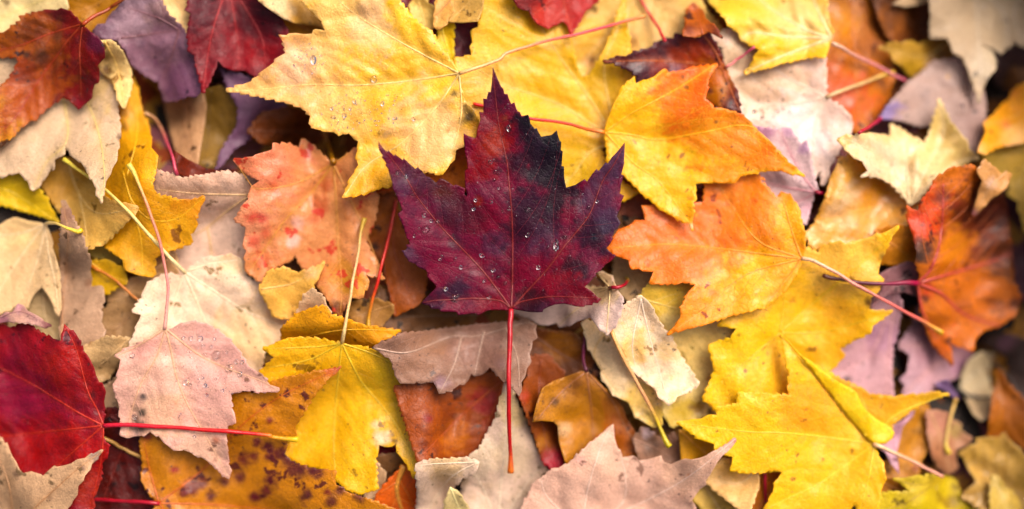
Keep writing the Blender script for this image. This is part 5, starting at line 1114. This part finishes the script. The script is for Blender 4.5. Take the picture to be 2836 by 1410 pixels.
# ------------------------------------------------------------------ the dark purple leaf on top
leaf('hero', 'large dark purple red leaf covered in tiny water drops, lying on top in the centre',
     'H4: 205,1200 H3: 1380,1205 1310,1203 1240,1200 1180,1205 1150,1215 1095,1248 1055,1252 1062,1240 1000,1240 930,1248 870,1255 858,1222 780,1218 700,1220 680,1190 600,1188 575,1155 535,1150 500,1135 540,1090 570,1060 600,1030 630,1000 655,968 640,945 600,905 585,900 560,855 565,825 545,800 520,790 470,770 440,735 400,722 370,710 355,680 330,650 320,625 300,598 330,600 348,590 355,570 345,545 385,538 375,490 355,480 345,440 332,405 325,360 305,320 290,280 262,230 285,212 310,190 300,170 285,120 262,82 265,65 245,30 H1: 215,1250 205,1180 185,1115 165,1050 138,1015 148,995 120,960 98,935 112,920 75,865 66,815 64,768 100,830 130,858 158,878 165,860 195,892 228,922 235,905 275,935 315,967 321,945 380,1000 440,1052 466,1034 520,1090 550,1130 580,1135 615,1165 650,1195 690,1150 730,1160 780,1190 828,1226 850,1213 900,1235 942,1252 H3: 935,30 962,58 965,30 H1: 946,1250 944,1160 942,1070 972,1050 968,1000 962,950 945,890 940,830 930,760 930,693 990,725 1050,742 1060,720 1070,650 1085,600 1100,555 1095,515 1088,475 1130,482 1132,400 1128,340 1165,346 1182,275 1205,277 1215,180 1222,100 1224,20 H2: 18,20 40,80 70,150 100,220 122,240 135,296 166,294 180,340 202,392 236,378 250,430 272,470 290,475 310,520 376,503 392,545 400,592 440,647 463,640 485,685 510,726 560,718 612,710 640,685 668,664 680,720 697,770 712,777 708,865 727,876 722,950 714,1025 740,1030 740,1130 752,1200 765,1246 800,1232 860,1215 905,1185 950,1158 976,1182 1025,1110 1070,1056 1092,1076 1130,1030 1160,988 1182,1002 1225,935 1270,890 1320,830 1357,782 1352,880 1345,980 1352,985 1335,1050 1320,1112 1342,1122 1325,1190 1318,1200 1312,1275 H4: 1303,20 1347,43 1322,105 1310,170 1290,210 1275,255 1312,320 1280,376 1250,392 1240,430 1225,465 1238,474 1200,540 1168,577 1195,605 1225,635 1264,645 1240,680 1220,702 1158,742 1110,800 1058,830 1068,850 1040,870 1022,896 990,930 948,972 985,990 1015,1010 1052,1045 1075,1070 1117,1086 1100,1110 1080,1132 1035,1130 1025,1152 985,1152 950,1157 948,1168 900,1172 860,1165 800,1150 740,1137 690,1142 640,1150 580,1170 530,1194 520,1222 470,1224 400,1222 350,1215 290,1205 235,1195',
     '#78123a', 'H4: 205,1195 215,900 218,500 207,200 190,0 H1: 1385,1160 1368,980 1295,650 1250,300 1225,60 | H3: 1405,1180 1280,1010 1100,780 900,570 700,360 560,190 440,30 H1: 350,1150 230,990 85,810 | H4: 215,1180 350,1030 570,790 740,560 900,370 1010,210 H2: 1130,1180 1250,1000 1350,800 | H3: 1405,1180 1320,1120 1220,1098 1020,1085 800,1100 650,1105 520,1130 | H4: 215,1185 280,1130 450,1090 620,1068 900,1075 1100,1086',
     vein='#9c3a2a', dark='#3b2038', mott=.55, speck=.35, rough=.42, wet=.22, trans=.05, vr=2.3, gap=62, step=6.5, tooth=0, spots=0, edge=5, stiff=50, wave=8, wlen=300, cup=26, puff=3.0, zoff=4, gain=.64, spec=.12,
     blobs='H1: 1260,650,190,#8c2228,.8 1150,950,150,#92251f,.8 1250,820,90,#a8402a,.6 1290,640,60,#a83e2c,.7 1215,200,150,#5f2a40,.9 1350,540,40,#8a4a34,.7 H2: 500,700,190,#171320,.95 600,1000,210,#14121c,.97 380,560,70,#100e16,.95 660,740,80,#14101c,.95 380,1000,150,#2a1826,.85 H3: 1300,300,170,#8a1c38,.8 1300,820,220,#861d36,.8 1250,560,120,#5a3048,.8 1000,1050,200,#7c1c38,.7 820,990,100,#33273a,.85 1180,1180,120,#8c1c30,.7 600,1080,110,#3a2338,.85 350,620,80,#5a4458,.8 450,750,100,#5c2c44,.7 650,850,130,#80203a,.7 800,180,160,#4a1a24,.85 1000,300,150,#5c1a28,.8 1080,90,60,#93321f,.8 450,250,150,#7a2440,.7 850,500,80,#3c2234,.8 H1: 450,1130,170,#4c1a2c,.85 700,1200,90,#54241e,.8 170,1000,110,#74243c,.6 75,800,40,#8e1c38,.8 300,1250,90,#5e3050,.6 H4: 400,300,220,#2a1a2a,.85 700,80,170,#1a141e,.9 800,250,90,#84203a,.7 500,550,130,#4a2c42,.8 1050,430,140,#1c1826,.85 1200,300,110,#3c3048,.8 750,650,110,#861e36,.8 420,850,200,#821c36,.85 850,800,120,#20141e,.85 650,960,130,#8a1e30,.8 1180,700,60,#92222c,.8 1150,600,60,#3a2838,.8 900,1080,150,#7c1c2a,.8 400,1190,130,#1c121a,.85 850,300,30,#141820,.95 720,205,18,#101418,.95 1040,460,40,#162430,.9 H2: 1200,1020,120,#55415a,.85 1300,880,70,#5a4460,.8 1050,1180,80,#4a3448,.8 H4: 1100,100,150,#53354f,.7')
hero_stem = stem('hero', 'H4: 205,1198 H4: 200,1280 S: 1412,900 1412,960 1409,1040 1409,1120 1412,1200 1415,1265 1415,1308', ['#a83038', '#a81630', '#b81434', '#bc1434', '#b21428', '#b82018', '#d07820'], 7.0, 5.6, 9.5)
cam_data.dof.focus_distance = (DIST - float(LEAVES['hero']['zg'][LEAVES['hero']['mask']].mean())) * PX


# ------------------------------------------------------------------ water
def drop_mesh(r, h, n=12, m=5):
    V, F = [], []
    for j in range(m):
        a = j / m * math.pi / 2
        for i in range(n):
            t = 2 * math.pi * i / n
            V.append((r * math.cos(a) * math.cos(t), r * math.cos(a) * math.sin(t), h * math.sin(a)))
    V.append((0, 0, h))
    for j in range(m - 1):
        for i in range(n):
            i2 = (i + 1) % n
            F.append((j * n + i, j * n + i2, (j + 1) * n + i2, (j + 1) * n + i))
    top = len(V) - 1
    tris = [((m - 1) * n + i, (m - 1) * n + (i + 1) % n, top) for i in range(n)]
    base = [tuple(range(n - 1, -1, -1))]
    return V, F, tris, base


def leaf_frame(key, x, y):
    z = LEAVES[key]['zat']
    ax = np.array([x, x + 3, x])
    ay = np.array([y, y, y + 3])
    zz = z(ax, ay)
    w = to_world(ax, ay, zz)
    nrm = np.cross(w[1] - w[0], w[2] - w[0])
    nrm /= np.linalg.norm(nrm)
    if nrm[2] < 0:
        nrm = -nrm
    return w[0], Vector(nrm)


_V, _F, _T, _B = drop_mesh(1.0, 0.8, 14, 5)
ME_DROP = bpy.data.meshes.new('water_drop')
ME_DROP.from_pydata(_V, [], _F + _T + _B)
ME_DROP.polygons.foreach_set('use_smooth', [True] * len(ME_DROP.polygons))
ME_DROP.materials.append(M_WATER)


def drop(key, x, y, r, label, squash=1.0, rot=0.0):
    w, nrm = leaf_frame(key, x, y)
    o = bpy.data.objects.new('water_drop', ME_DROP)
    o.location = Vector(w) - nrm * (r * 0.10 * PX)
    o.rotation_mode = 'QUATERNION'
    q = nrm.to_track_quat('Z', 'Y')
    from mathutils import Quaternion
    o.rotation_quaternion = q @ Quaternion((0, 0, 1), rot)
    r *= 1.25
    o.scale = (r * PX * squash, r * PX / squash, r * PX)
    o['label'] = label
    o['category'] = 'water drop'
    o['group'] = 'water drops on the leaves'
    COL.objects.link(o)


for tok in ('H3: 545,385,24', 'H3: 530,240,15', 'H3: 835,1080,22', 'H3: 1115,650,13', 'H4: 375,185,17', 'H4: 370,440,14', 'H4: 480,770,14', 'H1: 1390,640,17', 'H1: 1250,1080,13', 'H1: 1200,985,13',
            'H3: 665,305,11', 'H3: 710,660,11', 'H3: 845,685,11', 'H3: 900,770,12', 'H3: 1230,800,11', 'H3: 1280,870,10', 'H3: 1395,170,12', 'H3: 1190,1070,12', 'H3: 750,990,12', 'H3: 870,1055,10', 'H3: 690,690,9',
            'H3: 1050,90,10', 'H3: 1210,105,10', 'H3: 1030,180,10', 'H3: 475,375,9', 'H3: 430,450,10', 'H3: 600,300,9', 'H3: 325,125,9', 'H3: 1350,930,9', 'H3: 1135,910,9', 'H1: 1285,1100,11', 'H1: 1240,1165,10', 'H1: 1290,1250,10',
            'H1: 260,1090,12', 'H1: 350,1130,11', 'H4: 985,165,11', 'H4: 145,930,11', 'H4: 75,870,10', 'H4: 750,465,11', 'H4: 575,565,8', 'H4: 1080,105,10', 'H4: 800,660,8'):
    x, y, r = P(tok, 3)[0]
    drop('hero', x, y, r * 1.45, 'small clear water drop on the dark purple leaf', RND.uniform(.85, 1.15), RND.uniform(0, 3))
x, y, r = P('H4: 662,545,34', 3)[0]
drop('hero', x, y, r, 'long tilted water drop, the largest on the right half of the purple leaf', 0.72, -0.55)
for tok in ('C1: 1535,188,27', 'C1: 1627,283,26', 'C1: 1420,73,17', 'C1: 1703,323,17', 'C1: 1680,234,15', 'C1: 1452,190,15', 'C1: 1353,70,14', 'C1: 1720,238,12', 'C1: 1300,68,11', 'C1: 938,192,17', 'C1: 1610,168,10', 'C1: 1520,75,10', 'C1: 1437,350,9',
            'C1: 1455,405,12', 'C1: 1466,472,10', 'C1: 1330,360,9', 'C1: 1500,125,8', 'C1: 1352,165,10', 'C1: 1580,440,9', 'C1: 1600,350,9', 'C1: 1440,120,9', 'C1: 1378,768,9', 'C1: 1530,360,8'):
    x, y, r = P(tok, 3)[0]
    drop('pink', x, y, r, 'round water drop on the pale pink leaf')
x, y, r = P('C1: 1320,384,17', 3)[0]
drop('pink', x, y, r, 'amber tinted drop beside the middle vein of the pale pink leaf')
x, y, r = P('C1: 957,627,16', 3)[0]
drop('pink', x, y, r, 'shining drop on the black stain of the pale pink leaf')
for tok in ('A2: 430,425,22', 'A2: 860,560,20', 'A2: 600,790,13', 'A2: 650,820,13', 'A2: 570,830,11', 'A2: 1010,840,12', 'A2: 1140,845,12', 'A2: 900,940,11', 'A2: 720,720,12', 'A2: 920,735,12', 'A2: 560,770,10', 'A2: 640,760,9', 'A2: 690,770,9'):
    x, y, r = P(tok, 3)[0]
    drop('bigyellow', x, y, r, 'water bead on the large pale yellow leaf', RND.uniform(.7, 1.3), RND.uniform(0, 3))
for tok in ('A4: 65,830,13', 'A4: 10,790,12', 'A4: 170,790,12', 'A4: 260,795,13', 'A4: 60,780,10', 'A4: 215,770,9', 'A3: 1825,795,13', 'A3: 1765,795,11', 'A3: 1820,830,10'):
    x, y, r = P(tok, 3)[0]
    drop('palepeach', x, y, r, 'water bead on the pale peach leaf, right')


def dew(key, n, rmin, rmax, seed, label, region=None):
    rs = random.Random(seed)
    poly = LEAVES[key]['poly']
    x0, y0 = poly.min(0)
    x1, y1 = poly.max(0)
    V, F, T, B = drop_mesh(1.0, 0.55, 7, 2)
    V = np.array(V)
    VV, FQ, n0, k = [], [], 0, 0
    polys = []
    while k < n:
        if region:
            rx, ry, rr = region[rs.randrange(len(region))][:3]
            a = rs.uniform(0, 6.28)
            d_ = rr * math.sqrt(rs.random())
            x, y = rx + d_ * math.cos(a), ry + d_ * math.sin(a)
        else:
            x, y = rs.uniform(x0, x1), rs.uniform(y0, y1)
        if not LEAVES[key]['ins'](x, y):
            if region:
                k += 1
            continue
        w, nrm = leaf_frame(key, x, y)
        r = rmin + (rmax - rmin) * rs.random() ** 2.5
        q = nrm.to_track_quat('Z', 'Y').to_matrix()
        M = np.array(q)
        VV.append((V * r * PX) @ M.T + w - np.array(nrm) * 0.08 * r * PX)
        for f in F + T + B:
            polys.append(tuple(i + n0 for i in f))
        n0 += len(V)
        k += 1
    me = bpy.data.meshes.new('dew')
    me.from_pydata(np.vstack(VV).tolist(), [], polys)
    me.polygons.foreach_set('use_smooth', [True] * len(me.polygons))
    me.materials.append(M_WATER)
    o = bpy.data.objects.new('dew', me)
    o['kind'] = 'stuff'
    o['label'] = label
    o['category'] = 'dew'
    COL.objects.link(o)


dew('hero', 260, 0.7, 1.6, 1, 'fine dew beads all over the dark purple leaf')
dew('pink', 260, 0.8, 2.4, 2, 'fine dew beads on the pale pink leaf', P('C1: 1560,260,260 1300,120,200 1450,500,250', 3))
dew('bigyellow', 260, 1.0, 3.2, 3, 'fine dew beads on the large pale yellow leaf', P('A2: 640,780,170 900,780,160 400,420,120', 3))
dew('goldenwetlobe', 160, 0.9, 2.2, 4, 'fine dew beads on the narrow golden lobe in the bottom right corner')
dew('goldwet', 200, 0.9, 2.2, 5, 'fine dew beads on the wet golden beige leaf in the bottom right corner')
